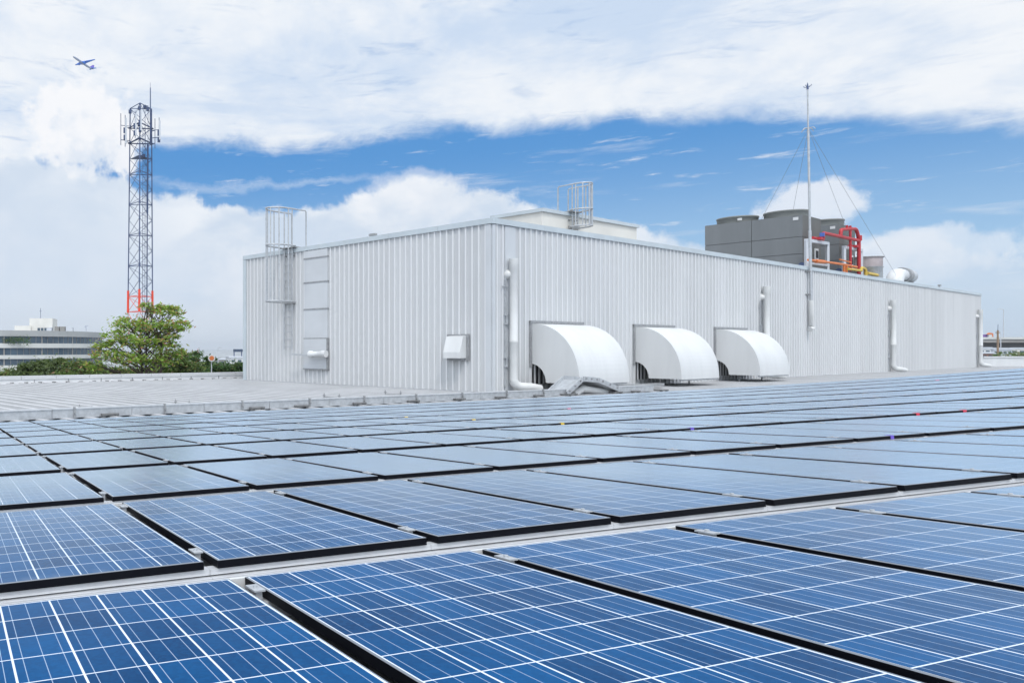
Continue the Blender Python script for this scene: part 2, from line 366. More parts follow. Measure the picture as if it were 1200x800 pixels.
# ------------------------------------------------------------------ ground
g = MB(); g.face([(-3200, -900, -11), (4800, -900, -11), (4800, 6000, -11), (-3200, 6000, -11)])
tag(obj('ground', g, M['ground']), kind='structure')

# ------------------------------------------------------------------ the warehouse frame of reference
D = H*F/(461-CY)
C0 = Vector(((576-CX)/F*D, D, 0))
u1 = Vector(((1566-CX)/F, 1, 0)).normalized(); n1v = Vector((u1.y, -u1.x, 0))     # right wall: along, outward
u2 = Vector(((-415-CX)/F, 1, 0)).normalized(); n2v = Vector((u2.y*-1, u2.x, 0))   # left wall: along, outward
def s_at(x, n=0.0, u=u1, nv=n1v):
    k = (x-CX)/F; b = C0+nv*n
    return (k*b.y-b.x)/(u.x-k*u.y)
def w1(s, n=0.0, z=0.0): return C0+u1*s+n1v*n+UZ*z
def w2(s, n=0.0, z=0.0): return C0+u2*s+n2v*n+UZ*z
def W1(x, y, n=0.0): p = w1(s_at(x, n), n); return px(x, y, p.y)
def W2(x, y, n=0.0): p = w2(s_at(x, n, u2, n2v), n); return px(x, y, p.y)
L1 = s_at(1148.5); L2 = s_at(287, 0, u2, n2v)
ZT = H+(CY-261.5)/F*D; ZF = H+(CY-255.5)/F*D      # under and top of the parapet flashing

# ------------------------------------------------------------------ solar field plane (fitted to the panel corners)
cp = 1.04
def cw(v): return Vector((v[0], v[2], -v[1]))
ec = cw((0.95685326, -0.01692821, 0.29007804)); er = cw((-0.28835781, 0.06767465, 0.95512822)); en = ec.cross(er).normalized()
if en.z < 0: en = -en
O = cw((.707711, .68542, .943926))*cp+Vector((0, 0, H)); rp = 1.91838615*cp
def lift(c_): return .00037*cp*max(0, c_-14)**2
def S(c_, r_, h=0.0): return O+ec*(c_*cp)+er*(r_*rp)+en*(lift(c_)+h)

# array roof: trapezoidal sheet running down the slope
ar = MB(); RH = -.125
def arprof():
    c_ = -8.0; out = []
    while c_ < 62:
        out += [(c_, 0), (c_+.16, 0), (c_+.185, .028), (c_+.225, .028), (c_+.25, 0)]; c_ += .25
    return out
pr = arprof(); rows_ = [-4.0, 9.93]
for i in range(len(pr)-1):
    a, b_ = pr[i], pr[i+1]
    ar.face([S(a[0], -4, RH+a[1]), S(b_[0], -4, RH+b_[1]), S(b_[0], 9.93, RH+b_[1]), S(a[0], 9.93, RH+a[1])])
for c_ in range(-8, 62, 2):
    ar.face([S(c_, 9.93, RH), S(c_+2, 9.93, RH), S(c_+2, 9.93, RH)-UZ*1.2, S(c_, 9.93, RH)-UZ*1.2])
tag(obj('solar_roof', ar, M['roofw']), kind='structure')

# white roof in front of and beside the warehouse: ribs run parallel with its left wall
wr = MB(); pitch = .75
TP = Vector((-4.94, 20.9, 0)); ut = Vector((.895, .446, 0)).normalized(); nt_ = Vector((ut.y, -ut.x, 0)); par_s = (on_z(285, 443)-C0).dot(u2)/u2.dot(u2)
A0 = Vector((-4.85, 20.5, -.03))
aa = -30.0; prof = []
while aa < 150:
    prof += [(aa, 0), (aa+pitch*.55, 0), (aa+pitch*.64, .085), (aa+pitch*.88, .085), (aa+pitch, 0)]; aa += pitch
def roof_pt(a, b_, z): return A0+u1*a+u2*b_+UZ*z
for i in range(len(prof)-1):
    (a, z), (b_, z2) = prof[i], prof[i+1]
    if b_-a < 1e-6: continue
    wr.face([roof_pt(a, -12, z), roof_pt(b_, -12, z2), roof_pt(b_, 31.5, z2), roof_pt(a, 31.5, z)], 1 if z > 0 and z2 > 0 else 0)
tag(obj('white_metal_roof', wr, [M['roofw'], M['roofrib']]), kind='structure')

# ------------------------------------------------------------------ warehouse
wh = thing('warehouse', 'long pale grey ribbed metal warehouse with flat roof behind the solar panels', 'building', C0)
def ribbed(mb, base, u, nv, length, z0, z1, pitch, rib=.085, dep=.06, skip=()):
    a = 0.0; pts = []
    while a < length:
        b_ = min(a+pitch, length)
        mid = a+pitch*.5
        if any(l <= mid <= h for l, h in skip) or b_-a < pitch*.99: pts += [(a, 0), (b_, 0)]
        else:
            c_ = a+pitch*.62
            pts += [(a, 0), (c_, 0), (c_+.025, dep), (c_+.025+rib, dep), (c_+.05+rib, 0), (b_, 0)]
        a += pitch
    for (a, d1), (b_, d2) in zip(pts, pts[1:]):
        if b_-a < 1e-6: continue
        P, Q = base+u*a+nv*d1, base+u*b_+nv*d2
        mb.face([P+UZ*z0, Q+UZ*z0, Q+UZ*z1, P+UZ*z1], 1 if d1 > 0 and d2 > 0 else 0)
mw = MB(); sA = s_at(591); sB = s_at(603)
ribbed(mw, C0, u1, n1v, L1, 0, ZT, .46, skip=((sA, sB),))
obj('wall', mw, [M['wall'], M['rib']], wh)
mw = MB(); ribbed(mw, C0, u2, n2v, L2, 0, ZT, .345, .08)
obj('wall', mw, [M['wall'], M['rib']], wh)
mw = MB()                                                # two walls that face away
Pb = C0+u1*L1; Pc = C0+u2*L2; Pd = Pb+u2*L2
mw.face([Pb, Pd, Pd+UZ*ZT, Pb+UZ*ZT]); obj('wall', mw, M['wall'], wh)
mw = MB(); mw.face([Pc, Pd, Pd+UZ*ZT, Pc+UZ*ZT]); obj('wall', mw, M['wall'], wh)
mw = MB(); zr = ZT-.03
mw.face([C0+UZ*zr, Pb+UZ*zr, Pd+UZ*zr, Pc+UZ*zr]); obj('roof', mw, M['roofw'], wh)
def flashing(u, nv, length, nseg, ext0=.12):
    mb = MB(); seg = (length+ext0)/nseg
    for k in range(nseg):
        a = -ext0+k*seg
        mb.box(C0+u*(a+.006)+nv*.11+UZ*(ZT-.02), u*(seg-.012), nv*-.37, UZ*(ZF-ZT+.02))
    mb.box(C0+u*-.1+nv*.085+UZ*(ZT-.01), u*length, nv*-.32, UZ*(ZF-ZT))
    return mb
obj('parapet_flashing', flashing(u1, n1v, L1+.1, 22, -.15), M['flash'], wh)
obj('parapet_flashing', flashing(u2, n2v, L2+.1, 6), M['flash'], wh)
ct = MB(); ct.box(C0+n1v*.065+UZ*.02, u1*.22, n1v*-.06, UZ*(ZT-.06)); ct.box(C0+n2v*.07+UZ*.02, u2*.26, n2v*-.06, UZ*(ZT-.06))
obj('corner_trim', ct, M['wallg'], wh)
ct = MB(); ct.box(C0+u2*(L2-.2)+n2v*.09+UZ*0, u2*.3, n2v*-.2, UZ*(ZT-.03)); obj('corner_trim', ct, M['flash'], wh)
ct = MB(); ct.box(C0+u1*(L1-.25)+n1v*.09+UZ*.01, u1*.28, n1v*-.2, UZ*(ZT-.03)); obj('corner_trim', ct, M['wallg'], wh)
# base flashing along both walls
bf = MB(); bf.box(C0+u1*0+n1v*.10, u1*L1, n1v*-.07, UZ*.06); obj('base_flashing', bf, M['galv'], wh)
bf = MB(); bf.box(C0+u2*0+n2v*.10, u2*L2, n2v*-.07, UZ*.06); obj('base_flashing', bf, M['galv'], wh)
# plain duct cover on the left wall
x0, x1_ = s_at(385, 0, u2, n2v), s_at(358, 0, u2, n2v)
zs = [W2(371, y_).z for y_ in (432.5, 396.5, 362, 330.5, 302, 293)]
zs[-1] = ZT-.04
for i in range(5):
    mb = MB(); d_ = .16 if i == 0 else .10
    mb.box(w2(x0, 0, zs[i]+.03), u2*(x1_-x0), n2v*d_, UZ*(zs[i+1]-zs[i]-.06))
    o_ = obj('cover_sheet', mb, M['wallg'], wh)
for i in range(1, 5):
    mb = MB(); mb.box(w2(x0-.03, 0, zs[i]-.035), u2*(x1_-x0+.06), n2v*.13, UZ*.07); obj('cover_joint', mb, M['galvd'], wh)
mb = MB(); mb.box(w2(x0-.05, 0, zs[0]-.02), u2*(x1_-x0+.1), n2v*.19, UZ*.06); mb.box(w2(x0-.06, 0, zs[0]), u2*.07, n2v*.19, UZ*(zs[1]-zs[0]))
obj('cover_edge', mb, M['galvd'], wh)
mb = MB(); pA = W2(382, 414.5, .45); pB = W2(363, 415, .45)
mb.tube([pA, pA.lerp(pB, .25), pA.lerp(pB, .28), pA.lerp(pB, .85), pA.lerp(pB, .87), pB], [.21, .21, .17, .17, .22, .22], 14)
obj('pipe_stub', mb, M['white'], wh)
mb = MB(); mb.bar(W2(361, 416.2, .45), W2(342.5, 415, .6), .11); obj('pipe_arm', mb, M['galv'], wh)
# flat wall strips on the right wall behind the downpipes
def downpipe(x, ztop, foot=True, bracket=True):
    s = s_at(x, .32); r = .185; zb = .22
    mb = MB(); mb.tube([w1(s, .32, .6), w1(s, .32, 2.4), w1(s, .32, 2.42), w1(s, .32, 2.55), w1(s, .32, 2.57), w1(s, .32, ztop-.55), w1(s, .32, ztop-.53), w1(s, .32, ztop)],
                       [r, r, r*1.07, r*1.07, r, r, r*1.07, r*1.07], 16)
    dp = obj('downpipe', mb, M['pvc'], wh)
    mb = MB(); mb.tube([w1(s-.05, -.03, ztop-.75), w1(s-.05, .05, ztop-.75), w1(s-.03, .16, ztop-.75), w1(s, .32, ztop-.8)], [.25, .25, .2, .14], 14)
    obj('inlet', mb, M['pvc'], dp)
    mb = MB(); pts = []
    for k in range(7):
        a = k/6*math.pi/2
        pts.append(w1(s+.45*(1-math.cos(a)), .32+.2*(1-math.cos(a)), .30+.32-.32*math.sin(a)))
    pts += [w1(s+.95, .62, .27), w1(s+1.45, .75, .18)]
    mb.tube(pts, r*1.12, 14); obj('elbow', mb, M['pvc'], dp)
    mb = MB(); mb.box(w1(s-.38, .055, .3), u1*.16, n1v*.03, UZ*(ztop-1.3))
    for zz in (1.25, 3.3): 
        mb.box(w1(s-.44, .085, zz), u1*.40, n1v*.05, UZ*.06); mb.box(w1(s-.44, .085, zz+.42), u1*.40, n1v*.05, UZ*.06); mb.box(w1(s-.30, .1, zz), u1*.07, n1v*.06, UZ*.42)
    mb.box(w1(s-.62, .085, ztop-1.35), u1*.5, n1v*.04, UZ*.045)
    obj('bracket', mb, M['galv'], dp)
for x_ in (602, 898.5, 1047, 1149): downpipe(x_, 6.45)
mb = MB(); mb.box(w1(sA, 0, .07), u1*(sB-sA), n1v*.05, UZ*(ZT-.12)); obj('wall_strip', mb, M['wallg'], wh)

# penthouse on the roof
pn = -3.0; ps = s_at(635, pn); pc = w1(ps, pn, zr); pz = H+(CY-244)/F*pc.y
ph = thing('roof_penthouse', 'small cream plastered stair block with grey flashing on the warehouse roof', 'building', pc)
k = (578-CX)/F; t2 = (k*pc.y-pc.x)/(u2.x-k*u2.y); k = (746-CX)/F; t1 = (k*pc.y-pc.x)/(u1.x-k*u1.y)
mb = MB(); mb.box(pc, u1*t1, u2*t2, UZ*(pz-zr-.16)); obj('wall', mb, M['cream'], ph)
mb = MB(); mb.box(pc-u1*.12-u2*.12+UZ*(pz-zr-.2), u1*(t1+.24), u2*(t2+.24), UZ*.2); obj('roof_flashing', mb, M['flash'], ph)

# ------------------------------------------------------------------ ventilation hoods on the right wall
HD, HZ0, HZ1, HW = 2.41, .465, 3.38, 4.54
def hood(s0, label):
    t = thing('ventilation_hood', label, 'vent hood', w1(s0), 'curved ventilation hoods on the warehouse wall')
    N_ = 22
    def arc(n0, d, h, z0): return [(d*math.sin(k/N_*math.pi/2)**.93 if k else 0, z0+h*math.cos(k/N_*math.pi/2)**.93 if k < N_ else z0) for k in range(N_+1)]
    prof = arc(0, HD, HZ1-HZ0, HZ0)
    mb = MB()
    for (a, z), (b_, z2) in zip(prof, prof[1:]):
        mb.raw([w1(s0, a, z), w1(s0+HW, a, z), w1(s0+HW, b_, z2), w1(s0, b_, z2)], [(3, 2, 1, 0)], 0, False)
        mb.raw([w1(s0+.03, a-.03, z-.03), w1(s0+HW-.03, a-.03, z-.03), w1(s0+HW-.03, b_-.03, z2-.03), w1(s0+.03, b_-.03, z2-.03)], [(0, 1, 2, 3)])
    mb.box(w1(s0, HD-.05, HZ0-.02), u1*HW, n1v*.055, UZ*.06)
    obj('curved_cover', mb, M['white'], t)
    cut = .78                                               # round cut at the foot of each side sheet
    for e in (0, 1):
        sa = s0-.012 if e == 0 else s0+HW-.018
        poly = [(0.04, HZ1)]+[p for p in prof[1:]]+[(cut, HZ0)]
        for k in range(1, 11):
            a = k/10*math.pi/2; poly.append((cut*math.cos(a)+.0, HZ0+(cut+.14)*math.sin(a)))
        mb = MB(); mb.prism([w1(sa, a, z) for a, z in poly], u1*.03)
        mb.box(w1(sa-.004, .05, 2.5), u1*.038, n1v*1.72, UZ*.012)
        obj('side_sheet', mb, M['white'], t)
    mb = MB(); mb.box(w1(s0-.16, 0, 1.2), u1*.15, n1v*.09, UZ*(HZ1-1.06)); mb.box(w1(s0-.16, 0, HZ1+.02), u1*(HW+.3), n1v*.10, UZ*.13)
    mb.box(w1(s0+HW+.02, 0, 1.2), u1*.12, n1v*.09, UZ*(HZ1-1.2))
    obj('wall_frame', mb, M['galvd'], t)
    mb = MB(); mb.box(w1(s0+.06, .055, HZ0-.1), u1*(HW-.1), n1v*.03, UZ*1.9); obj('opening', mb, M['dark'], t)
    mb = MB()
    for k in range(12): mb.box(w1(s0+.12+k*.38, .09, HZ0-.1), u1*.09, n1v*.05, UZ*1.85)
    obj('louvre', mb, M['wall'], t)
    for k in (0, 1):
        mb = MB(); mb.box(w1(s0+.5+k*3.4, HD-1.3, -.03), u1*.06, n1v*.06, UZ*(HZ0+.1)); obj('leg', mb, M['galvd'], t)
    mb = MB(); mb.box(w1(s0+.05, HD-.14, HZ0-.10), u1*(HW-.1), n1v*.06, UZ*.10)
    obj('drip_rail', mb, M['galv'], t)
hood(s_at(622), 'white curved ventilation hood nearest the warehouse corner, behind the raised cable tray step')
hood(s_at(743), 'white curved ventilation hood in the middle of the three on the warehouse wall')
hood(s_at(837.6), 'white curved ventilation hood farthest from the warehouse corner, beside a downpipe')

# small cowl on the left wall
cs0, cs1 = s_at(547.5, 0, u2, n2v), s_at(528, 0, u2, n2v)
zt_, zb_ = W2(540, 393.5).z, W2(540, 419.5).z
vt = thing('wall_vent', 'small white box vent cowl with sloping front on the left wall', 'vent', w2(cs0))
mb = MB(); mb.box(w2(cs0-.16, .05, zb_-.12), u2*(cs1-cs0+.3), n2v*.05, UZ*(zt_-zb_+.2)); obj('wall_frame', mb, M['galvd'], vt)
mb = MB(); dd = .52
poly = [w2(cs0, .1, zb_), w2(cs0, .1, zt_), w2(cs0, .1+dd*.52, zt_-.03), w2(cs0, .1+dd, zb_+.30), w2(cs0, .1+dd, zb_)]
mb.prism(poly, u2*(cs1-cs0)); obj('cowl', mb, M['white'], vt)
mb = MB(); mb.box(w2(cs0+.05, .1, zb_-.1), u2*(cs1-cs0-.1), n2v*.3, UZ*.09); obj('lower_flange', mb, M['galvd'], vt)

# ------------------------------------------------------------------ caged ladders
def ladder(name, label, base, u, nv, s, half, ztop, zpar, zbot_l, zbot_c, depth, rung, thick, back, flip=1):
    """caged roof ladder: s along the wall, cage of the given depth reaching from zbot_c to ztop"""
    f = lambda a, n, z: base+u*(s+a)+nv*n+UZ*z
    t = thing(name, label, 'ladder', f(0, 0, zbot_l))
    n0 = .22
    for e in (-1, 1):
        mb = MB(); mb.tube([f(e*half*.55, n0, zbot_l), f(e*half*.55, n0, ztop)], thick, 6); obj('rail', mb, M['galv'], t)
    mb = MB(); z = zbot_l+.15
    while z < zpar+.1: mb.tube([f(-half*.55, n0, z), f(half*.55, n0, z)], thick*.6, 5); z += rung
    obj('rungs', mb, M['galv'], t)
    K = 14
    def hoop(z, r):
        pts = [f(-half, n0, z)]
        for k in range(K+1):
            a = math.pi*k/K
            pts.append(f(-half*math.cos(a), n0+.35*depth+(.65*depth)*math.sin(a), z))
        pts.append(f(half, n0, z)); return pts
    for z in (ztop, zpar+.12, zbot_c):
        mb = MB(); mb.tube(hoop(z, thick), thick*1.25, 6); obj('cage_hoop', mb, M['galv'], t)
    for a in (0, 36, 72, 108, 144, 180):
        a = R(a); q = (-half*math.cos(a), n0+.35*depth+.65*depth*math.sin(a))
        mb = MB(); mb.tube([f(*q, zbot_c), f(*q, ztop)], thick, 6); obj('cage_bar', mb, M['galv'], t)
    for e in (-1, 1):
        mb = MB(); mb.tube([f(e*half, n0, ztop), f(e*half, -back*.9, ztop), f(e*half, -back, ztop-.08), f(e*half, -back, zpar-.2)], thick, 6); obj('handrail', mb, M['galv'], t)
    mb = MB(); mb.box(f(-half, n0+.1, zpar+.02), u*2*half, nv*-(back+.1), UZ*.06); obj('landing', mb, M['galvd'], t)
    mb = MB()
    for z in (zbot_c+.02, zpar-.45):
        for e in (-1, 1): mb.bar(f(e*half*.55, 0, z), f(e*half*.55, n0, z), thick*2)
    mb.box(f(-half*.8, .06, zbot_c-.1), u*1.6*half, nv*.2, UZ*.16)
    obj('wall_bracket', mb, M['galvd'], t)
ls = s_at(338, .2, u2, n2v); pl_ = w2(ls, 0)
zz = lambda y_: H+(CY-y_)/F*pl_.y
ladder('caged_ladder', 'tall galvanised ladder in a safety cage on the left wall of the warehouse', C0, u2, n2v, ls, .62, zz(247.5), ZF, zz(409), zz(354), 1.75, .46, .042, .72)
rs = s_at(673.5, pn+.2); pr_ = w1(rs, pn)
zz2 = lambda y_: H+(CY-y_)/F*pr_.y
ladder('caged_ladder', 'short galvanised ladder in a safety cage on the cream roof block', C0+n1v*pn, u1, n1v, rs, .55, zz2(218.5), pz, zr, zz2(267), .95, .42, .036, .5)

# ------------------------------------------------------------------ lightning mast and its guy wires
mb_ = W1(951, 386, .3); mt_ = px(946.3, 97, mb_.y)
lm = thing('lightning_mast', 'tall thin lightning mast with guy wires fixed to the right wall of the warehouse', 'mast', mb_)
at = lambda y_: px(946.3+(y_-97)/(386-97)*4.7, y_, mb_.y)
mb = MB(); mb.tube([at(355), at(270)], .095, 8); mb.tube([at(270), at(150)], .07, 8); mb.tube([at(150), at(103)], .05, 8); obj('pole', mb, M['galv'], lm)
mb = MB(); mb.tube([at(105), at(100.5), at(97)], [.07, .05, .012], 8)
for k in range(4):
    a = k*math.pi/2+.4; mb.tube([at(103), at(101.5)+Vector((math.cos(a)*.22, math.sin(a)*.22, .0)), at(101.0)+Vector((math.cos(a)*.24, math.sin(a)*.24, .05))], .022, 5)
obj('air_terminal', mb, M['steelp'], lm)
mb = MB(); mb.tube([at(352), at(381), at(384)+u1*.12+n1v*.05, at(386)+u1*-.25], .17, 10); obj('conduit', mb, M['pvc'], lm)
mb = MB()
for k in range(4):
    a = k*math.pi/2+.2; d_ = Vector((math.cos(a), math.sin(a), 0))
    mb.tube([at(150), at(150.5)+d_*.35, at(153)+d_*.5], .03, 5)
obj('guy_ring', mb, M['galv'], lm)
mb = MB()
for y_ in (318, 345): mb.cbox(at(y_)-n1v*.12, u1*.5, n1v*.3, UZ*.1)
obj('wall_clamp', mb, M['galvd'], lm)
gw = []
for (x_, y_, Y_) in ((849, 341, None), (913, 335, None), (1019, 338, None), (1115, 430.5, 0)):
    end = on_z(x_, y_, 0) if Y_ == 0 else px(x_, y_, (zr-H)*F/(CY-y_))
    mb = MB(); mb.tube([at(151), end], .011, 4); obj('guy_wire', mb, M['wire'], lm)

# ------------------------------------------------------------------ cooling towers
def cooling_tower(x, label):
    n_ = -2.0; s = s_at(x, n_); c_ = w1(s, n_, zr); t = thing('cooling_tower', label, 'cooling tower', c_, 'cooling towers on the warehouse roof')
    la, lb, hh = 6.8, 4.0, 13.16-zr
    for e in range(2):
        mb = MB(); o_ = c_+u2*(la/2*e+.015)
        z_ = 0
        for h0, h1 in ((0, 9.95-zr), (9.95-zr, 11.36-zr), (11.36-zr, hh)):
            mb.box(o_+UZ*(h0+.02), u1*lb, u2*(la/2-.03), UZ*(h1-h0-.04))
            mb.box(o_+UZ*(h1-.05)+u1*.05+u2*.02, u1*(lb-.1), u2*(la/2-.07), UZ*.05)
        for q in mb.f: pass
        # side sheets a little lighter than the front
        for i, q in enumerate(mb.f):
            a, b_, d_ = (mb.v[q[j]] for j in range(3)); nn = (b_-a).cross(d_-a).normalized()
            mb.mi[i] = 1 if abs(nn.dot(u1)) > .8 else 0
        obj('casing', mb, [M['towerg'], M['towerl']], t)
        mb = MB(); fc = o_+u1*lb/2+u2*(la/4)+UZ*hh
        mb.lathe(fc, [(1.45, 0), (1.48, .5), (1.52, .52), (1.52, .64), (1.40, .64), (1.36, .1), (0, .1)], 28); obj('fan_ring', mb, M['fan'], t)
        mb = MB()
        for b in range(6):
            a = b*math.pi/3; d_ = Vector((math.cos(a), math.sin(a), 0)); q_ = Vector((-d_.y, d_.x, 0))
            mb.box(fc+UZ*.3+d_*.1-q_*.12, d_*1.2, q_*.24+UZ*.08, UZ*.02)
        mb.lathe(fc, [(.2, .1), (.2, .42), (0, .42)], 10); obj('fan', mb, M['dark'], t)
    mb = MB()
    mb.cbox(c_+u2*.45-u1*.01+UZ*(hh-.28), u1*.03, u2*.34, UZ*.24); mb.cbox(c_+u2*(la/2+1.0)+u1*(lb/2-1.54)+UZ*(hh+.28), u1*.1, u2*.3, UZ*.2)
    obj('rating_plate', mb, M['white'], t)
    mb = MB(); mb.box(c_+u1*.4-u2*0+n1v*.012+UZ*.6, u1*.02, n1v*.01, UZ*.02)
    # access door on the side that faces along the parapet
    dc = c_+u1*(lb*.55)-u2*.012+UZ*1.15
    mb = MB(); mb.cbox(c_+u1*(lb*.72)-u2*.03+UZ*2.0, u1*.75, u2*.06, UZ*1.0); dr = obj('access_door', mb, M['white'], t)
    mb = MB(); mb.cbox(c_+u1*(lb*.72)-u2*.07+UZ*2.0, u1*.45, u2*.04, UZ*.62); obj('door_window', mb, M['dark'], dr)
    mb = MB(); mb.tube([c_-u1*.5-u2*.1+UZ*.9, c_+u1*.1-u2*.1+UZ*.9], .24, 12); obj('motor', mb, M['steelp'], t)
cooling_tower(940.7, 'large dark grey two-cell cooling tower nearest the mast on the warehouse roof')
cooling_tower(983.7, 'dark grey cooling tower partly hidden behind the larger one, beside red pipes')

# pipework by the towers
def pipe_run(name, label, runs, m_, n=-.9, extra=None):
    p0 = W1(*runs[0][0][0], n); p0 = Vector((p0.x, p0.y, zr))
    t = thing(name, label, 'pipes', p0)
    for pts, r, part in runs:
        mb = MB(); P = [W1(x_, y_, n) for x_, y_ in pts]
        Q = [P[0]]
        for i in range(1, len(P)-1):                          # rounded bends
            a, b_, c_ = P[i-1], P[i], P[i+1]; d1 = min(.45, (b_-a).length*.45, (c_-b_).length*.45)
            A_, C_ = b_+(a-b_).normalized()*d1, b_+(c_-b_).normalized()*d1
            for k in range(5):
                q = k/4; Q.append(A_*(1-q)**2+b_*2*q*(1-q)+C_*q*q)
        Q.append(P[-1]); mb.tube(Q, r, 10); obj(part, mb, m_, t)
    if extra: extra(t)
    return t
def red_extra(t):
    for x_, y_, a in ((958, 280, 3.2), (999.5, 289, 2.6)):
        mb = MB(); p_ = W1(x_, y_, -1.3); mb.cbox(p_, u1*a*.25, u2*.7, UZ*.2); mb.tube([p_-u1*a*.33, p_+u1*a*.33], .13, 10)
        obj('manifold', mb, M['red'], t)
    mb = MB(); p_ = W1(963.5, 275, -1.0); mb.cbox(p_, u1*.1, u2*.3, UZ*.32); obj('blue_flange', mb, M['blue'], t)
pipe_run('red_pipework', 'red water pipes with an arched loop beside the cooling towers on the roof', [
    ([(964.5, 279), (964.5, 273), (1007, 282)], .13, 'header_pipe'),
    ([(985, 276), (985.5, 269), (1003.5, 268), (1006.5, 280), (1006.5, 323)], .13, 'loop_pipe'),
    ([(996.3, 264.5), (996.8, 318)], .09, 'riser_pipe'), ([(992.5, 264), (992.5, 269)], .09, 'vent_stub'),
    ([(1007, 276), (1007, 282)], .18, 'elbow_joint')], M['red'], -1.0, red_extra)
pipe_run('orange_pipework', 'orange pipes running low along the parapet below the cooling towers', [
    ([(947, 304.5), (964, 306.5), (989, 310), (1004, 313)], .09, 'long_pipe'), ([(989, 311), (989, 321)], .09, 'leg_pipe'), ([(992, 310.5), (992, 321)], .09, 'leg_pipe'),
    ([(956, 306), (966, 307)], .15, 'valve_body'), ([(984, 304), (997, 307.5)], .06, 'thin_pipe')], M['orange'], -.7)
pipe_run('yellow_pipework', 'yellow pipes with a small arch at the right end of the red pipework', [
    ([(993.5, 315.2), (1008, 317)], .10, 'low_pipe'), ([(1009, 318), (1009.5, 313.5), (1014.5, 315), (1014.6, 325)], .11, 'arch_pipe'), ([(1016, 320), (1028, 322.5)], .13, 'end_pipe')], M['yellow'], -.6)
def stand(xa, xb, ya, yb, yc, label):
    p0 = W1(xa, yc, -1.3); t = thing('pipe_stand', label, 'stand', Vector((p0.x, p0.y, zr)), 'pipe stands beside the cooling towers')
    for x_, y_ in ((xa, ya), (xb, yb)):
        mb = MB(); p_ = W1(x_, y_, -1.3); mb.bar(Vector((p_.x, p_.y, zr)), p_, .2); obj('post', mb, M['tgrey'], t)
    mb = MB(); mb.bar(W1(xa-.5, ya, -1.3), W1(xb+.5, yb, -1.3), .24); obj('beam', mb, M['tgrey'], t)
    mb = MB(); mb.bar(W1(xa, yc-8, -1.3), W1(xb, yc-5, -1.3), .16); obj('cross_bar', mb, M['tgrey'], t)
stand(945, 969.5, 281.5, 285.5, 316, 'white steel pipe stand under the red pipes by the mast')
stand(989, 1009, 289.5, 293.5, 322, 'white steel pipe stand behind the red arched loop')
# flue box and round duct
p_ = W1(1015.5, 300, -1.2); fl = thing('flue_stack', 'short round grey metal flue stack on the roof right of the yellow pipes', 'flue', Vector((p_.x, p_.y, zr)))
wf = (W1(1027, 300, -1.2)-p_).length
fc_ = Vector((p_.x, p_.y, zr))+u1*wf*.5+u2*.5; fr_ = wf*.47; fh = p_.z-zr
mb = MB(); mb.lathe(fc_, [(fr_, 0), (fr_, fh-1.0), (fr_*1.05, fh-.98), (fr_*1.05, fh-.93)], 24); obj('lower_body', mb, M['galv'], fl)
M['russet'] = mat('reddish_grey_sheet', (.36, .31, .31), .55, 0, .2, 1.2)  # grey with a reddish tint
mb = MB(); mb.lathe(fc_, [(fr_, fh-.93), (fr_, fh-.06)], 24); obj('upper_body', mb, M['russet'], fl)
mb = MB(); mb.lathe(fc_, [(fr_*1.08, fh-.07), (fr_*1.08, fh), (fr_*.95, fh), (fr_*.9, fh-.5), (0, fh-.5)], 24); obj('cap', mb, M['galvd'], fl)
rd = thing('roof_duct', 'thick silver round duct with an elbow lying on the roof near its far end', 'duct', W1(1041, 329, -.9))
e0 = W1(1048, 336, -.9); e1 = W1(1048, 321.5, -.9); e2 = W1(1078, 326, -.9)
d_ = (e2-e1).normalized(); mb = MB(); path = [e0]
rb = 1.05
cc = e1+d_*rb-UZ*rb
for k in range(9):
    a = k/8*math.pi/2; path.append(cc-d_*rb*math.cos(a)+UZ*rb*math.sin(a))
path += [e1+d_*1.4]; rad_ = .63
mb.tube(path, rad_, 16); obj('elbow', mb, M['white'], rd)
mb = MB(); mb.tube([e1+d_*1.4, e1+d_*2.05], rad_*.98, 18); obj('straight_duct', mb, M['alu'], rd)
mb = MB(); mb.tube([e1+d_*2.0, e1+d_*2.1, e1+d_*2.75, e1+d_*2.85], [rad_*1.22, rad_*1.1, rad_*1.1, rad_*1.22], 18); obj('flanged_fan', mb, M['galvd'], rd)
mb = MB(); mb.tube([e1+d_*2.85, e1+d_*4.2, e1+d_*4.25, e1+d_*4.4], [rad_*.98, rad_*.98, rad_*1.05, rad_*1.05], 18); obj('outlet_duct', mb, M['galv'], rd)
mb = MB(); 
for q in (1.7, 3.9): mb.box(e1+d_*q-u2*.4-UZ*1.1, d_*.2, u2*.8, UZ*.5)
obj('saddle', mb, M['galvd'], rd)
# small caps on the parapet
for (pt, lab, u_) in ((W2(437, 275.5, -.15), 'small dark cable bracket standing on the parapet above the left wall', u2), (W1(1101, 334.5, -.15), 'small dark cable bracket on the parapet near the far end of the right wall', u1)):
    mb = MB(); mb.cbox(pt+UZ*.02, u_*.42, UZ.cross(u_)*.2, UZ*.12); mb.cbox(pt-UZ*.08-u_*.1, u_*.12, UZ.cross(u_)*.12, UZ*.2)
    tag(obj('parapet_bracket', mb, M['galvd'], loc=pt), lab, 'bracket')

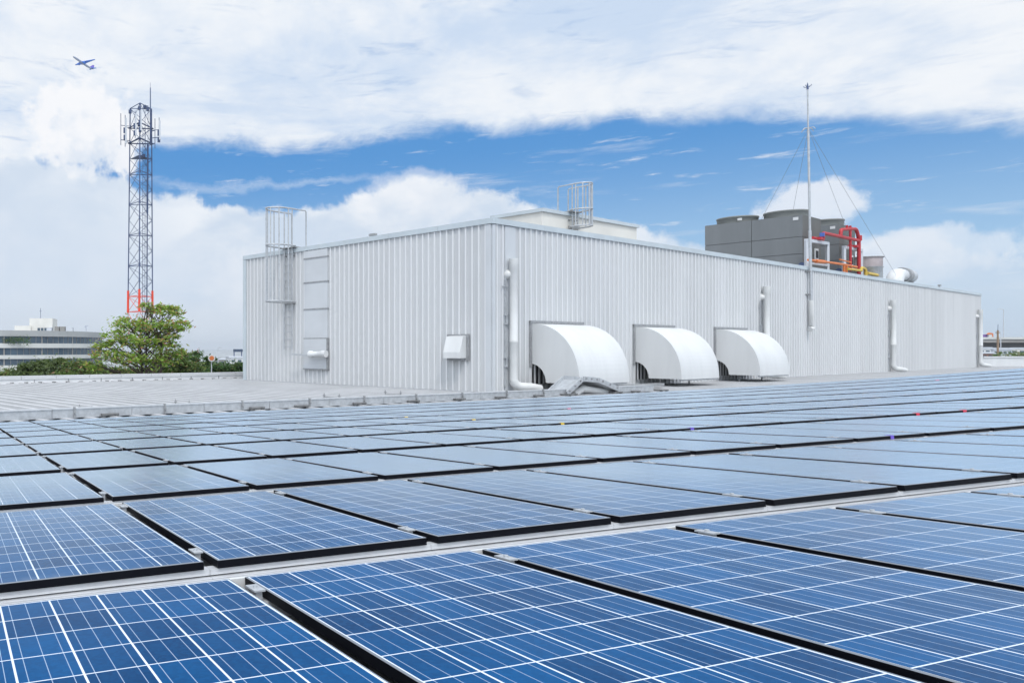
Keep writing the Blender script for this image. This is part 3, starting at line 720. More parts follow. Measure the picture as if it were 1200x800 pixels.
# ------------------------------------------------------------------ parapet at the back of the white roof
q0 = on_z(-140, 453.2); q1 = on_z(287, 443.4); pd = (q1-q0).normalized(); pnv = Vector((pd.y, -pd.x, 0)); pl2 = (q1-q0).length
pp = thing('roof_parapet', 'low white two-step roof parapet along the left edge of the metal roof', 'parapet', q0)
hp = H-(441-CY)/F*on_z(0, 450).y
mb = MB(); nseg = 11; sg = pl2/nseg
for i in range(nseg): mb.box(q0+pd*(i*sg+.01)+UZ*.0, pd*(sg-.02), pnv*-.35, UZ*hp*.52)
obj('lower_panel', mb, M['rib'], pp)
mb = MB()
for i in range(nseg): mb.box(q0+pd*(i*sg+1.4)+pnv*.05+UZ*hp*.53, pd*(sg-.02), pnv*-.5, UZ*hp*.47)
obj('cap_flashing', mb, M['wall'], pp)
mb = MB(); k = 0.2
while k < pl2-.3:
    mb.box(q0+pd*k+UZ*.0, pd*.22, pnv*.10, UZ*.085); k += pitch*1.18
obj('rib_closure', mb, M['stone'], pp)
mb = MB()
for i in range(nseg): mb.box(q0+pd*(i*sg-.02)+pnv*.012+UZ*.02, pd*.05, pnv*.03, UZ*hp*.5)
obj('seam', mb, M['galvd'], pp)
mb = MB(); mb.box(q0-pnv*.06+UZ*-11, pd*pl2, pnv*-.25, UZ*11); obj('facade', mb, M['concw'], pp)
# white parapet at the right beyond the warehouse
e_ = on_z(1152, 429.8); rp_ = thing('roof_parapet', 'plain white low parapet to the right of the far end of the warehouse', 'parapet', e_)
f_ = on_z(1330, 428.5); mb = MB(); dv_ = (f_-e_)
mb.box(e_, dv_, Vector((-.05, .4, 0)), UZ*(H-(419-CY)/F*e_.y)); obj('panel', mb, M['white'], rp_)
mb = MB(); mb.box(e_+UZ*(H-(419-CY)/F*e_.y)-Vector((0, .1, 0)), dv_, Vector((-.05, .6, 0)), UZ*.14); obj('cap_flashing', mb, M['white'], rp_)
mb = MB(); a_ = roof_pt(70, 0, .05)
mb.face([on_z(1000, 446, -.01), on_z(1400, 446, -.01), f_-UZ*.01, e_-UZ*.01, ]); tag(obj('roof_apron', mb, M['roofw']), kind='structure')

# ------------------------------------------------------------------ cable tray
tz = .05; th_ = .25; tw = .42
def tray_s(x): k_ = (x-CX)/F; return (k_*TP.y-TP.x)/(ut.x-k_*ut.y)
def tp(s, n=0., z=0.): return TP+ut*s+nt_*n+UZ*z
ctr = thing('cable_tray', 'long grey metal cable tray crossing the white roof in front of the warehouse', 'cable tray', tp(tray_s(200)))
sS, sE = tray_s(-160), tray_s(664)
mb = MB(); k = sS
while k < sE:
    k2 = min(k+2.6, sE); mb.box(tp(k+.008, 0, tz), ut*(k2-k-.016), nt_*-tw, UZ*th_); mb.box(tp(k+.01, .02, tz+th_), ut*(k2-k-.02), nt_*-(tw+.04), UZ*.025); k = k2
obj('channel', mb, M['galv'], ctr)
def foot(s, parent):
    mb = MB(); mb.box(tp(s-.02, .12, 0), ut*.10, nt_*-.1, UZ*.10); mb.box(tp(s+.42, .12, 0), ut*.10, nt_*-.1, UZ*.10); mb.box(tp(s-.03, .14, .085), ut*.56, nt_*-(tw+.3), UZ*.055)
    obj('support', mb, M['stone'], parent)
for x_ in (128, 300, 352, 420, 483, 537, 585, 630, 661): foot(tray_s(x_)-.25, ctr)
for x_ in (86, 192, 283, 362, 426, 487, 541, 593, 636):
    s_ = tray_s(x_); mb = MB(); mb.box(tp(s_, .025, tz-.01), ut*.06, nt_*.02, UZ*(th_+.05)); mb.cbox(tp(s_+.03, .05, tz+th_*.6), ut*.05, nt_*.07, UZ*.05); mb.cbox(tp(s_+.03, .0, tz+th_+.05), ut*.05, nt_*.08, UZ*.06)
    obj('joint_bracket', mb, M['galvd'], ctr)
# raised step of the tray over the pipes
a0, a1, a2, a3 = tray_s(663), tray_s(681), tray_s(699), tray_s(723)
br = thing('tray_step', 'grey raised step of the cable tray in front of the nearest vent hood', 'cable tray', tp(a0))
hh = .62
segs = [((a0, tz), (a1, tz+hh)), ((a1, tz+hh), (a2, tz+hh*.86)), ((a2, tz+hh*.86), (a3, tz+.08))]
for (sa, za), (sb, zb2) in segs:
    mb = MB(); pa, pb = tp(sa, .12, za), tp(sb, .12, zb2); e = pb-pa; up_ = e.cross(nt_).normalized(); up_ = up_ if up_.z > 0 else -up_
    mb.box(pa, e, nt_*-(tw+.55), up_*.06); mb.box(pa+up_*.06-nt_*0, e, nt_*-.05, up_*.16); mb.box(pa+up_*.06-nt_*(tw+.5), e, nt_*-.05, up_*.16)
    pl3 = obj('step_plate', mb, M['galv'], br)
    mb = MB()
    for q in (.15, .5, .85): mb.cbox(pa+e*q+up_*.14+nt_*.02, e.normalized()*.06, nt_*.06, up_*.06)
    obj('bolts', mb, M['galvd'], pl3)
mb = MB(); mb.tube([tp(a1, -.35, .06), tp((a1+a2)/2, -.3, .3), tp(a3, -.35, .06)], .16, 10); obj('crossing_pipe', mb, M['pvc'], br)
for s_ in (a0+.1, a3-.3): foot(s_, br)
c2 = thing('cable_tray', 'short end piece of cable tray in front of the middle vent hood', 'cable tray', tp(a3))
mb = MB(); mb.box(tp(a3+.05, 0, tz+.03), ut*(tray_s(765)-a3), nt_*-tw, UZ*th_); mb.box(tp(a3+.06, .02, tz+.03+th_), ut*(tray_s(765)-a3-.02), nt_*-(tw+.04), UZ*.025); obj('channel', mb, M['galv'], c2)
for x_ in (744, 777): foot(tray_s(x_)-.3, c2)
mb = MB(); mb.box(tp(a3+.4, -1.8, tz+.1), ut*6.6, nt_*-.35, UZ*.14); obj('rear_channel', mb, M['galvd'], c2)
for i, (x_, y_, lab) in enumerate(((108, 482.5, 'small steel roof anchor plate on the white roof, leftmost of the four along the tray'), (222, 475.5, 'small steel roof anchor plate on the white roof, second from the left along the tray'),
                      (398, 467.0, 'small steel roof anchor plate on the white roof, third from the left along the tray'), (470, 463.0, 'small steel roof anchor plate on the white roof, nearest the warehouse corner'))):
    p_ = on_z(x_, y_, .05); t = thing('roof_anchor', lab, 'anchor', p_, 'roof anchors along the cable tray')
    mb = MB(); mb.box(p_-u2*.0+UZ*.02, u2*.9, u1*.05, UZ*.03); obj('plate', mb, M['galvd'], t)
    for q in (.02, .85):
        mb = MB(); mb.tube([p_+u2*q, p_+u2*q+UZ*.2], .02, 6); mb.cbox(p_+u2*q+UZ*.1, u1*.08, u2*.08, UZ*.04); obj('bolt', mb, M['galvd'], t)

# ------------------------------------------------------------------ solar panels
LIP = .0055
fm = MB()
def panel_frame():
    x0, x1, y0, y1 = -PW/2, PW/2, 0, PD; l = LIP
    o4 = [(x0, y0), (x1, y0), (x1, y1), (x0, y1)]; i4 = [(x0+l, y0+l), (x1-l, y0+l), (x1-l, y1-l), (x0+l, y1-l)]
    for k in range(4):
        a, b_ = o4[k], o4[(k+1) % 4]; c_, d_ = i4[k], i4[(k+1) % 4]
        fm.face([(*a, -.003), (*b_, -.003), (*d_, 0), (*c_, 0)], 1)
        fm.face([(*a, -PT), (*b_, -PT), (*b_, -.003), (*a, -.003)], 0)
        fm.face([(*c_, 0), (*d_, 0), (*d_, -.004), (*c_, -.004)], 1)
    fm.face([(*o4[3], -PT), (*o4[2], -PT), (*o4[1], -PT), (*o4[0], -PT)], 0)
panel_frame()
gm = MB(); l = LIP-.001; gm.face([(-PW/2+l, l, -.0022), (PW/2-l, l, -.0022), (PW/2-l, PD-l, -.0022), (-PW/2+l, PD-l, -.0022)])
cm = MB()                                               # clamp between two panels
cm.box((-.020, -.04, -.002), (.040, 0, 0), (0, .08, 0), (0, 0, .006)); cm.box((-.012, -.03, -.10), (.024, 0, 0), (0, .06, 0), (0, 0, .098)); cm.box((-.035, -.05, -.105), (.07, 0, 0), (0, .10, 0), (0, 0, .012))
cm.lathe((0, 0, .004), [(.009, 0), (.009, .008), (0, .008)], 8, sm=False)
cm2 = MB()
cm2.box((-.027, -.02, -.066), (.054, 0, 0), (0, .04, 0), (0, 0, .018))
ORD = ['', 'first', 'second', 'third', 'fourth', 'fifth', 'sixth', 'seventh', 'eighth', 'ninth', 'tenth', 'eleventh', 'twelfth', 'thirteenth', 'fourteenth', 'fifteenth', 'sixteenth', 'seventeenth', 'eighteenth', 'nineteenth', 'twentieth']
TENS = {20: 'twenty', 30: 'thirty', 40: 'forty', 50: 'fifty'}; TENTH = {20: 'twentieth', 30: 'thirtieth', 40: 'fortieth', 50: 'fiftieth'}
def ordw(n): return ORD[n] if n <= 20 else (TENTH[n] if n % 10 == 0 else TENS[n//10*10]+'-'+ORD[n % 10])
off = (cp-PW)/2/cp
proto = None; panels = {}
for r_ in range(10):
    cols = []
    for c_ in range(-6, 56):
        q = [S(c_+off+i*(1-2*off), r_+j*PD/rp) for i in (0, 1) for j in (0, .5, 1)]
        vis = any(p.y > .25 and -8 < proj(p)[0] < 1208 and proj(p)[1] < 812 for p in q)
        if vis: cols.append(c_)
    nvis = len(cols)
    if r_ < 5: cols += [cols[-1]+1, cols[-1]+2]
    for i, c_ in enumerate(cols):
        p0 = S(c_+.5, r_)
        ex = (S(c_+1, r_)-S(c_, r_)).normalized(); ey = er.normalized(); ez = ex.cross(ey).normalized(); ey = ez.cross(ex)
        rw = 'front row' if r_ == 0 else ('rearmost row' if r_ == 9 else ordw(r_+1)+' row from the front')
        look = 'large blue' if r_ < 2 else ('blue' if r_ < 5 else 'pale blue')
        where = 'leftmost' if i == 0 else ('rightmost' if i == nvis-1 else ordw(i+1)+' from the left')
        lab = f'{look} framed solar panel, {where} in the {rw}'
        if i >= nvis: lab = f'solar panel {ordw(i-nvis+1)} past the right photo edge, {rw}'
        root = bpy.data.objects.new('solar_panel', None); root.empty_display_size = .1; scene.collection.objects.link(root)
        tag(root, lab, 'solar panel', 'solar panels in rows on the roof')
        a1_, a2_ = random.gauss(0, .0012), random.gauss(0, .0012)
        mtx = Matrix((ex, ey, ez)).transposed().to_4x4()
        root.matrix_world = Matrix.Translation(p0) @ mtx @ Matrix.Rotation(a1_, 4, 'X') @ Matrix.Rotation(a2_, 4, 'Y')
        if proto is None:
            fo = obj('frame', fm, [M['black'], M['lip']]); go = obj('glass', gm, M['solar']); co = obj('clamp', cm, M['galv']); proto = (fo, go, co)
            fo.parent = root; go.parent = root; co.parent = root; first = True
        else:
            first = False
            for k_ in (0, 1):
                q = proto[k_].copy(); scene.collection.objects.link(q); q.parent = root
        if r_ < 6:
            for n_, yy in enumerate((.19, PD-.165)):
                if first and n_ == 0: q = co
                else: q = co.copy(); scene.collection.objects.link(q); q.parent = root
                q.location = (-PW/2-(cp-PW)/2, yy, 0)
        panels[(r_, c_)] = root
print('panels', len(panels))
# coloured marking tapes stuck on front frames
TAPE = {'yellow': mat('yellow_tape', (.75, .52, .04), .5), 'pink': mat('pink_tape', (.75, .10, .18), .5), 'red': mat('red_tape', (.72, .04, .08), .5), 'purple': mat('purple_tape', (.16, .10, .55), .5)}
for x_, y_, cname in ((475, 487.5, 'yellow'), (554, 490, 'yellow'), (660, 495.3, 'yellow'), (812, 501.7, 'purple'), (1044, 510, 'purple'), (1075, 483.3, 'red'), (1131, 480, 'red'), (667, 477.5, 'pink'), (1099, 447.5, 'pink')):
    best = None
    for (r_, c_) in panels:
        for fr in range(1, 20):
            p_ = S(c_+fr/20, r_, -.02); a = proj(p_); d_ = (a[0]-x_)**2+(a[1]-y_)**2
            if best is None or d_ < best[0]: best = (d_, r_, c_, fr/20)
    _, r_, c_, fr = best
    dist = (S(c_, r_)-Vector((0, 0, H))).length; wd = dist/F*4.2
    mb = MB(); lx = (fr-.5)*cp; lx = max(-PW/2+wd/2, min(PW/2-wd/2, lx))
    mb.box((lx-wd/2, -.003, -.036), (wd, 0, 0), (0, .004, 0), (0, 0, .034)); mb.box((lx-wd/2, -.003, .0005), (wd, 0, 0), (0, .05, 0), (0, 0, .002))
    q = obj('marking_tape', mb, TAPE[cname]); q.parent = panels[(r_, c_)]; q['label'] = cname+' marking tape on the front frame'

# rails that carry the rows
def rail(r_, h0, h1, wd, label, m_, name='mounting_rail', ca=-6, cb=16):
    mb = MB()
    for c_ in range(ca, cb):
        if name == 'edge_profile':                     # upper web, recessed dark joint, projecting foot
            for z0, z1, off_ in ((-.060, h1, 0), (-.066, -.060, .02), (h0, -.066, -.03)):
                a, b_ = S(c_, r_, z0)+er*off_, S(c_+1, r_, z0)+er*off_; mb.box(a, (b_-a)*.998, er*(wd-off_), en*(z1-z0), 1 if off_ == .02 else 0)
            continue
        a, b_ = S(c_, r_, h0), S(c_+1, r_, h0); mb.box(a, b_-a, er*wd, en*(h1-h0))
    o_ = obj(name, mb, [m_, M['black']], loc=S(0, r_, h0)); tag(o_, label, 'rail', 'aluminium rails under the solar panel rows')
    return o_
for r_ in range(0, 4):
    rw = 'front row' if r_ == 0 else ordw(r_+1)+' row'
    rail(r_+.30/rp-.02, RH+.03, -PT-.004, .045, f'aluminium mounting rail under the front part of the {rw} of solar panels', M['alu'], cb=10+r_*4)
    rail(r_+(PD-.16)/rp-.02, RH+.03, -PT-.004, .045, f'aluminium mounting rail under the back part of the {rw} of solar panels', M['alu'], cb=10+r_*4)
for r_ in range(1, 7):
    pr_o = rail(r_+.012/rp, RH+.005, -PT-.002, .05, f'bright aluminium profile closing the gap under the front edge of the {ordw(r_+1)} row of panels', M['alu'], 'edge_profile', cb=12+r_*5)
for r_ in range(0, 2):
    rw = 'front row' if r_ == 0 else 'second row'
    rail(r_+(PD+.022)/rp, RH+.03, -.012, .02, f'thin bright edge rail along the back of the {rw} of solar panels', M['white'], 'edge_rail', cb=12+r_*5)

# ------------------------------------------------------------------ vegetation
def leaf(mb, p, size, out, rnd=random):
    s_ = size*(.55+.8*rnd.random())
    a = Vector((rnd.gauss(0, 1), rnd.gauss(0, 1), rnd.gauss(0, .5))).normalized(); nrm = (out*.4+Vector((rnd.gauss(0, .7), rnd.gauss(0, .7), rnd.gauss(.45, .5)))).normalized()
    b_ = nrm.cross(a)
    if b_.length < .05: return
    b_.normalize(); b_ *= .4
    mb.face([p-a*s_*.6, p+b_*s_*.5-a*s_*.05, p+a*s_*.6, p-b_*s_*.5-a*s_*.05])
def leaf_cloud(mb, centre, rad3, n, size, rnd=random):
    for _ in range(n):
        d = Vector((rnd.gauss(0, .5), rnd.gauss(0, .5), rnd.gauss(0, .5)))
        leaf(mb, centre+Vector((d.x*rad3[0], d.y*rad3[1], d.z*rad3[2])), size, d, rnd)
def tree(name, label, cat, base_x, Y, clumps, m_, size, dens, trunks=((0, 0),), group=None, gz=-11):
    """clumps: photo-space (x, y, rx, ry) at distance Y, trunk from the ground"""
    base = Vector(((base_x-CX)/F*Y, Y, gz)); t = thing(name, label, cat, base, group); k = Y/F
    cr = MB(); tk = MB(); cen = []
    for (x_, y_, rx, ry) in clumps:
        c_ = px(x_, y_, Y+random.uniform(-1, 1)*rx*k*.7); cen.append(c_)
        n_ = int(dens*rx*ry); sub = max(6, int(rx*ry/11))
        leaf_cloud(cr, c_, (rx*k*.95, rx*k*.7, ry*k*.95), int(n_*.30), size)
        for _ in range(sub):
            a = random.uniform(0, 6.28); q = random.random()**.5; zz_ = random.uniform(-.8, .85)
            cc_ = c_+Vector((math.cos(a)*rx*k*q, math.sin(a)*rx*k*q*.8, zz_*ry*k*math.sqrt(max(.08, 1-q*q))))
            r3 = (rx+ry)*.5*k*random.uniform(.13, .34); leaf_cloud(cr, cc_, (r3*1.35, r3*1.35, r3*.7), int(n_*.7/sub*random.uniform(.5, 1.5)), size)
    top = sum(cen, Vector())/len(cen)
    for (ox, lean) in trunks:
        b0 = base+Vector((ox, 0, 0)); b1 = Vector((b0.x+lean, b0.y+random.uniform(-.4, .4), top.z))
        tk.tube([b0, b0.lerp(b1, .5)+Vector((.15, 0, 0)), b1], [.2, .15, .06], 8)
        for c_ in cen:
            f_ = min(.97, max(.35, (c_.z-b0.z)/(b1.z-b0.z)-.12)); s_ = b0.lerp(b1, f_)
            tk.tube([s_, s_.lerp(c_, .5)+Vector((0, 0, .15)), c_], [.07, .045, .02], 6)
            for _ in range(2):
                e = c_+Vector((random.uniform(-1, 1)*1.2, random.uniform(-1, 1), random.uniform(-.2, .6))); tk.tube([s_.lerp(c_, .6), e], [.04, .015], 5)
    obj('trunk', tk, M['bark'], t); obj('crown', cr, m_, t)
    return t
tree('broadleaf_tree', 'airy green tree with rust-tinged leaves in front of the red foot of the lattice tower', 'tree', 170, 62,
     [(187, 363, 21, 9), (204, 364, 11, 9), (172, 359, 10, 5), (150, 381, 23, 12), (178, 383, 20, 12), (203, 381, 18, 10), (215, 383, 9, 6), (136, 396, 18, 11), (196, 394, 15, 9), (118, 404, 13, 7), (160, 400, 22, 10), (190, 403, 18, 10), (205, 412, 14, 10),
      (128, 417, 20, 9), (155, 420, 24, 11), (185, 422, 24, 10), (112, 428, 16, 8)], M['leafA'], .28, 3.3, ((-.2, .3), (.9, .5), (.3, -.8)))
bushes = [('rounded_tree', 'dark olive rounded tree at the left behind the roof parapet', 58, 72, [(45, 430, 24, 9), (64, 426, 18, 7), (30, 436, 18, 7), (72, 436, 20, 7), (50, 441, 34, 7)], 'leafB', .34, 8.0),
 ('rounded_tree', 'ragged brownish green tree between the olive tree and the airy tree', 95, 70, [(92, 427, 15, 8), (106, 434, 20, 8), (84, 437, 16, 7), (120, 437, 18, 8), (100, 443, 30, 7)], 'leafD', .34, 8.0),
 ('rounded_tree', 'low scrubby tree at the left edge of the photo under the round office', 8, 75, [(2, 437, 14, 7), (18, 439, 12, 5), (8, 444, 26, 7)], 'leafD', .34, 8.0),
 ('rounded_tree', 'green tree with rusty leaves to the right of the airy tree', 215, 68, [(206, 424, 20, 9), (222, 430, 18, 8), (212, 415, 10, 6), (195, 434, 22, 8), (212, 439, 30, 8), (165, 437, 30, 8), (140, 438, 24, 8)], 'leafD', .34, 8.0),
 ('rounded_tree', 'deep green tree with small pointed tops left of the round orange sign', 232, 78, [(232, 415, 8, 5), (224, 420, 12, 6), (242, 428, 16, 7), (236, 436, 26, 8), (246, 420, 7, 4)], 'leafC', .34, 9.0),
 ('rounded_tree', 'low green tree just left of the warehouse wall', 272, 76, [(258, 429, 16, 6), (275, 429, 14, 6), (290, 431, 10, 5), (272, 437, 28, 8)], 'leafC', .34, 9.0)]
for nm, lab, bx, Y_, cl, lm_, sz, dn in bushes:
    tree(nm, lab, 'tree', bx, Y_, cl, M[lm_], sz, dn, ((0, .2),), 'trees behind the roof parapet')

# ------------------------------------------------------------------ lattice telecom tower
TY = 110.0; kx = TY/F
lt = thing('telecom_tower', 'tall grey lattice telecom tower with panel antennas and a red painted section', 'tower', Vector(((164-CX)*kx, TY, -11)))
zy = lambda y_: H+(CY-y_)*kx
def leg_at(i, y_):
    q = (y_-125)/(365-125); wdt = 12.6+1.9*q
    cxp = 164.8-.8*q; xx = (cxp-wdt, cxp+wdt, cxp-.2)[i]; yy = TY+(0.9, 1.15, -1.6)[i]*(1+.1*q)
    return Vector(((xx-CX)/F*TY, yy, zy(y_)))
ys = [125, 148, 166, 185, 203, 221, 238.5, 257, 275, 293, 311, 329, 347, 365, 392, 430, 470]
for i in range(3):
    mb = MB(); mb.tube([leg_at(i, 125), leg_at(i, 340)], .10, 6); obj('leg', mb, M['steelp'], lt)
    mb = MB(); mb.tube([leg_at(i, 340), leg_at(i, 366)], .20, 6); obj('leg', mb, M['tred'], lt)['label'] = 'red painted leg section'
    mb = MB(); mb.tube([leg_at(i, 366), leg_at(i, 500)], .17, 6); obj('leg', mb, M['tgrey'], lt)
for i in range(len(ys)-1):
    ya, yb = ys[i], ys[i+1]; tgt = MB(); isr = 338 < ya < 366
    for a, b_ in ((0, 2), (2, 1), (0, 1)):
        if i % 2 == 0 or ya > 340: tgt.bar(leg_at(a, ya), leg_at(b_, ya), .09)
        if i % 2 == 0: tgt.bar(leg_at(a, ya), leg_at(b_, yb), .055)
        else: tgt.bar(leg_at(b_, ya), leg_at(a, yb), .055)
        if (a, b_) != (0, 1): tgt.bar(leg_at(a, yb) if i % 2 == 0 else leg_at(b_, yb), leg_at(a, ya).lerp(leg_at(b_, ya), .98) if i % 2 == 0 else leg_at(a, ya), .05)
    o_ = obj('bracing', tgt, M['tred'] if isr else M['steelp'], lt)
    if isr: o_['label'] = 'red painted bracing'
mb = MB(); cA, cB = px(173.2, 168, TY-.2), px(171.6, 470, TY-.2)
mb.tube([cA, px(172.6, 250, TY-.2)], .17, 6); mb.tube([px(172.6, 250, TY-.2), cB], .10, 6); obj('cable_bundle', mb, M['steeld'], lt)
mb = MB()
for xx in (167.5, 170.3): mb.tube([px(xx, 150, TY+.1), px(xx-.8, 470, TY+.1)], .035, 5)
y_ = 150
while y_ < 420: mb.bar(px(167.5-.8*(y_-150)/320, y_, TY+.1), px(170.3-.8*(y_-150)/320, y_, TY+.1), .03); y_ += 3.2
obj('climbing_ladder', mb, M['steelp'], lt)
mb = MB()
for y_ in (148, 166, 185): 
    P = [leg_at(i, y_) for i in range(3)]; c_ = sum(P, Vector())/3
    if y_ == 185: mb.prism([c_+(p-c_)*.95 for p in P], UZ*.08)
    else:
        for a, b_ in ((0, 2), (2, 1), (1, 0)): mb.tube([P[a]+(P[a]-c_)*.15, P[b_]+(P[b_]-c_)*.15], .09, 6)
obj('platform', mb, M['steeld'], lt)
mb = MB(); mb.tube([px(176.3, 170, TY+.6), px(176.2, 103, TY+.6)], [.13, .08], 6); mb.tube([px(176.2, 103, TY+.6), px(176.1, 97, TY+.6)], .025, 5); obj('spike', mb, M['steelp'], lt)
def antenna(xx, y0, y1, Y_, wd, xin):
    mb = MB(); mb.tube([px(xx, y0-2, Y_), px(xx, y1+2, Y_)], .055, 6); mb.bar(px(xx, y0+12, Y_), px(xin, y0+13, TY), .07); mb.bar(px(xx, y1-4, Y_), px(xin, y1-3, TY), .09)
    a_ = obj('antenna_mount', mb, M['steeld'], lt)
    if wd:
        mb = MB(); mb.cbox(px(xx+.9, (y0+y1)/2, Y_-.2), (wd, 0, 0), (0, .2, 0), (0, 0, (y1-y0)*kx*.9)); obj('panel_antenna', mb, M['tgrey'], a_)
        mb = MB(); mb.cbox(px(xx-.4, y0+16, Y_), (.42, 0, 0), (0, .3, 0), (0, 0, .8)); mb.cbox(px(xx-.3, y0+24, Y_), (.42, 0, 0), (0, .3, 0), (0, 0, .7)); obj('radio_unit', mb, M['steeld'], a_)
antenna(146.7, 137, 170, TY-.4, .24, 151.5); antenna(141.6, 135, 168, TY-.2, 0, 151.5)
antenna(186.5, 140, 165, TY-.4, .26, 177.5); antenna(181.6, 141, 172, TY-.2, 0, 177.5); antenna(158.4, 132, 160, TY-1.9, .22, 160); antenna(164.5, 128, 154, TY-2.0, .22, 164.5)
mb = MB()
for x_, y_ in ((163.5, 127), (169.5, 125.5), (173, 128), (152.5, 131), (163, 146), (168, 183)): mb.cbox(px(x_, y_, TY), (.45, 0, 0), (0, .4, 0), (0, 0, .5))
obj('equipment_box', mb, M['steeld'], lt)
mb = MB()
for x_ in (170, 173.5): mb.tube([px(x_, 124, TY+.3), px(x_, 190, TY+.3)], .04, 5)
mb.tube([px(170, 124, TY+.3), px(173.5, 124, TY+.3)], .04, 5)
obj('ladder_hoop', mb, M['steelp'], lt)

# ------------------------------------------------------------------ round office building
OY = 230.0; ko = OY/F; OR = 124*ko*1.13; OC = Vector(((0-CX)*ko*1.12-1, OY+OR*.62, -11))
of = thing('round_office', 'round white office building with ribbon windows behind the trees at the left', 'building', OC)
zo = lambda y_: H+(CY-y_)/F*(OY-6)
bands = [(387.5, 394.2, 0), (394.2, 402.3, 1), (402.3, 407.6, 0), (407.6, 415.8, 1), (415.8, 420.2, 0), (420.2, 427.5, 1), (427.5, 440, 0), (440, 452, 1), (452, 480, 0)]
for ya, yb, gls in bands:
    mb = MB(); rr_ = OR-(.55 if gls else 0)
    mb.lathe(Vector((OC.x, OC.y, 0)), [(0, zo(yb)), (rr_, zo(yb)), (rr_, zo(ya)), (0, zo(ya))], 96, sm=False)
    if gls:
        for k_ in range(120):
            a = k_/120*2*math.pi; d_ = Vector((math.cos(a), math.sin(a), 0)); q_ = Vector((-d_.y, d_.x, 0)); wdt = .4 if k_ % 6 == 0 else .08
            if d_.y > .3: continue
            mb.box(Vector((OC.x, OC.y, zo(yb)+.01))+d_*(rr_-.02)-q_*wdt/2, d_*.12, q_*wdt, UZ*(zo(ya)-zo(yb)-.02), 1)
    obj('window_band' if gls else 'floor_band', mb, [M['glassw'], M['conc']] if gls else M['officeb'] if ya < 390 else M['concw'], of)
zt0 = zo(387.5)
def obox(xa, xb, ya, Y_, dpt, name, m_, par=of):
    a = px(xa, 400, Y_); b_ = px(xb, 400, Y_); mb = MB(); z1_ = H+(CY-ya)/F*Y_
    mb.box(Vector((a.x, Y_, zt0)), (b_.x-a.x, 0, 0), (0, dpt, 0), (0, 0, z1_-zt0)); return obj(name, mb, m_, par)
obox(17, 36, 381.5, OY+6, 8, 'roof_block', M['cream']); rbk = obox(34.5, 61.5, 372.8, OY+7, 10, 'roof_block', M['cream'])
for x_ in (45.5, 49.5, 53.5): mb = MB(); mb.cbox(px(x_, 385.8, OY+5.4), (.85, 0, 0), (0, .3, 0), (0, 0, .95)); obj('louvre_window', mb, M['glassw'], rbk)
for xa, xb in ((54.5, 60.5), (77, 85)): obox(xa, xb, 383.6, OY+4, 3, 'plant_unit', M['tgrey'])
for xa, xb in ((64, 69), (70, 76)): obox(xa, xb, 382.5, OY+4, 3, 'plant_unit', M['conc'])
mb = MB(); mb.tube([px(47.5, 374, OY+9), px(47.5, 361, OY+9)], .08, 5); mb.bar(px(46.2, 364.5, OY+9), px(48.8, 364.5, OY+9), .1); obj('aerial', mb, M['steelp'], of)
mb = MB(); mb.tube([px(101, 388, OY+9), px(100.5, 381, OY+9)], .1, 5); mb.bar(px(98.5, 383, OY+9), px(103, 381.5, OY+9), .16); obj('aerial', mb, M['planeg'], of)
pb = MB()
for x_ in (5, 12, 18, 24, 31): leaf_cloud(pb, px(x_, 398.5, OY-12.2), (1.6, .7, 1.2), 110, .5)
obj('terrace_plants', pb, M['leafC'], of)

# ------------------------------------------------------------------ far things at the left of the wall
def block(name, label, cat, xa, xb, ya, Y_, dpt, m_, yb=None, wins=0, group=None):
    a = px(xa, ya, Y_); b_ = px(xb, ya, Y_); t = thing(name, label, cat, Vector((a.x, Y_, -11)), group)
    z0_ = -11 if yb is None else px(0, yb, Y_).z
    mb = MB(); mb.box(Vector((a.x, Y_, z0_)), (b_.x-a.x, 0, 0), (0, dpt, 0), (0, 0, a.z-z0_)); obj('wall', mb, m_, t)
    mb = MB(); mb.box(Vector((a.x-.2, Y_-.2, a.z)), (b_.x-a.x+.4, 0, 0), (0, dpt+.4, 0), (0, 0, .35)); obj('roof', mb, M['tgrey'], t)
    for k_ in range(wins):
        mb = MB(); x_ = xa+(xb-xa)*(k_+.5)/wins; p_ = px(x_, ya+3.2, Y_-.05); mb.cbox(p_, (1.3*Y_/F*(xb-xa)/wins*.4, 0, 0), (0, .2, 0), (0, 0, 2.2*Y_/F)); obj('window', mb, M['glassw'], t)
    return t
block('white_building', 'small white building with dark windows just left of the warehouse', 'building', 269.5, 292, 419.5, 180, 14, M['white'], wins=3)
block('low_building', 'long low grey building far behind the round orange sign', 'building', 244, 271, 421.5, 260, 14, M['conc'], wins=4)
def billboard(name, label, xa, xb, ya, yb, Y_, m_, ypost=440, cat='billboard'):
    a, b_ = px(xa, ya, Y_), px(xb, yb, Y_); t = thing(name, label, cat, Vector(((a.x+b_.x)/2, Y_, -11)))
    mb = MB(); mb.box(Vector((a.x, Y_, b_.z)), (b_.x-a.x, 0, 0), (0, .5, 0), (0, 0, a.z-b_.z)); obj('board', mb, m_, t)
    for q in (.1, .9):
        mb = MB(); mb.tube([Vector((a.x+(b_.x-a.x)*q, Y_+.7, -11)), Vector((a.x+(b_.x-a.x)*q, Y_+.7, b_.z+.5))], .14, 6); obj('post', mb, M['steelp'], t)
    return t
billboard('billboard', 'small dark blue billboard on posts above the white building by the warehouse', 273.5, 284.5, 409, 412.2, 190, mat('board_navy', (.04, .06, .10), .6))
sY = 66.0; sp_ = px(248, 419.5, sY); sg = thing('round_sign', 'round white sign with an orange shield emblem on a pole left of the warehouse', 'sign', Vector((sp_.x, sY, -11)))
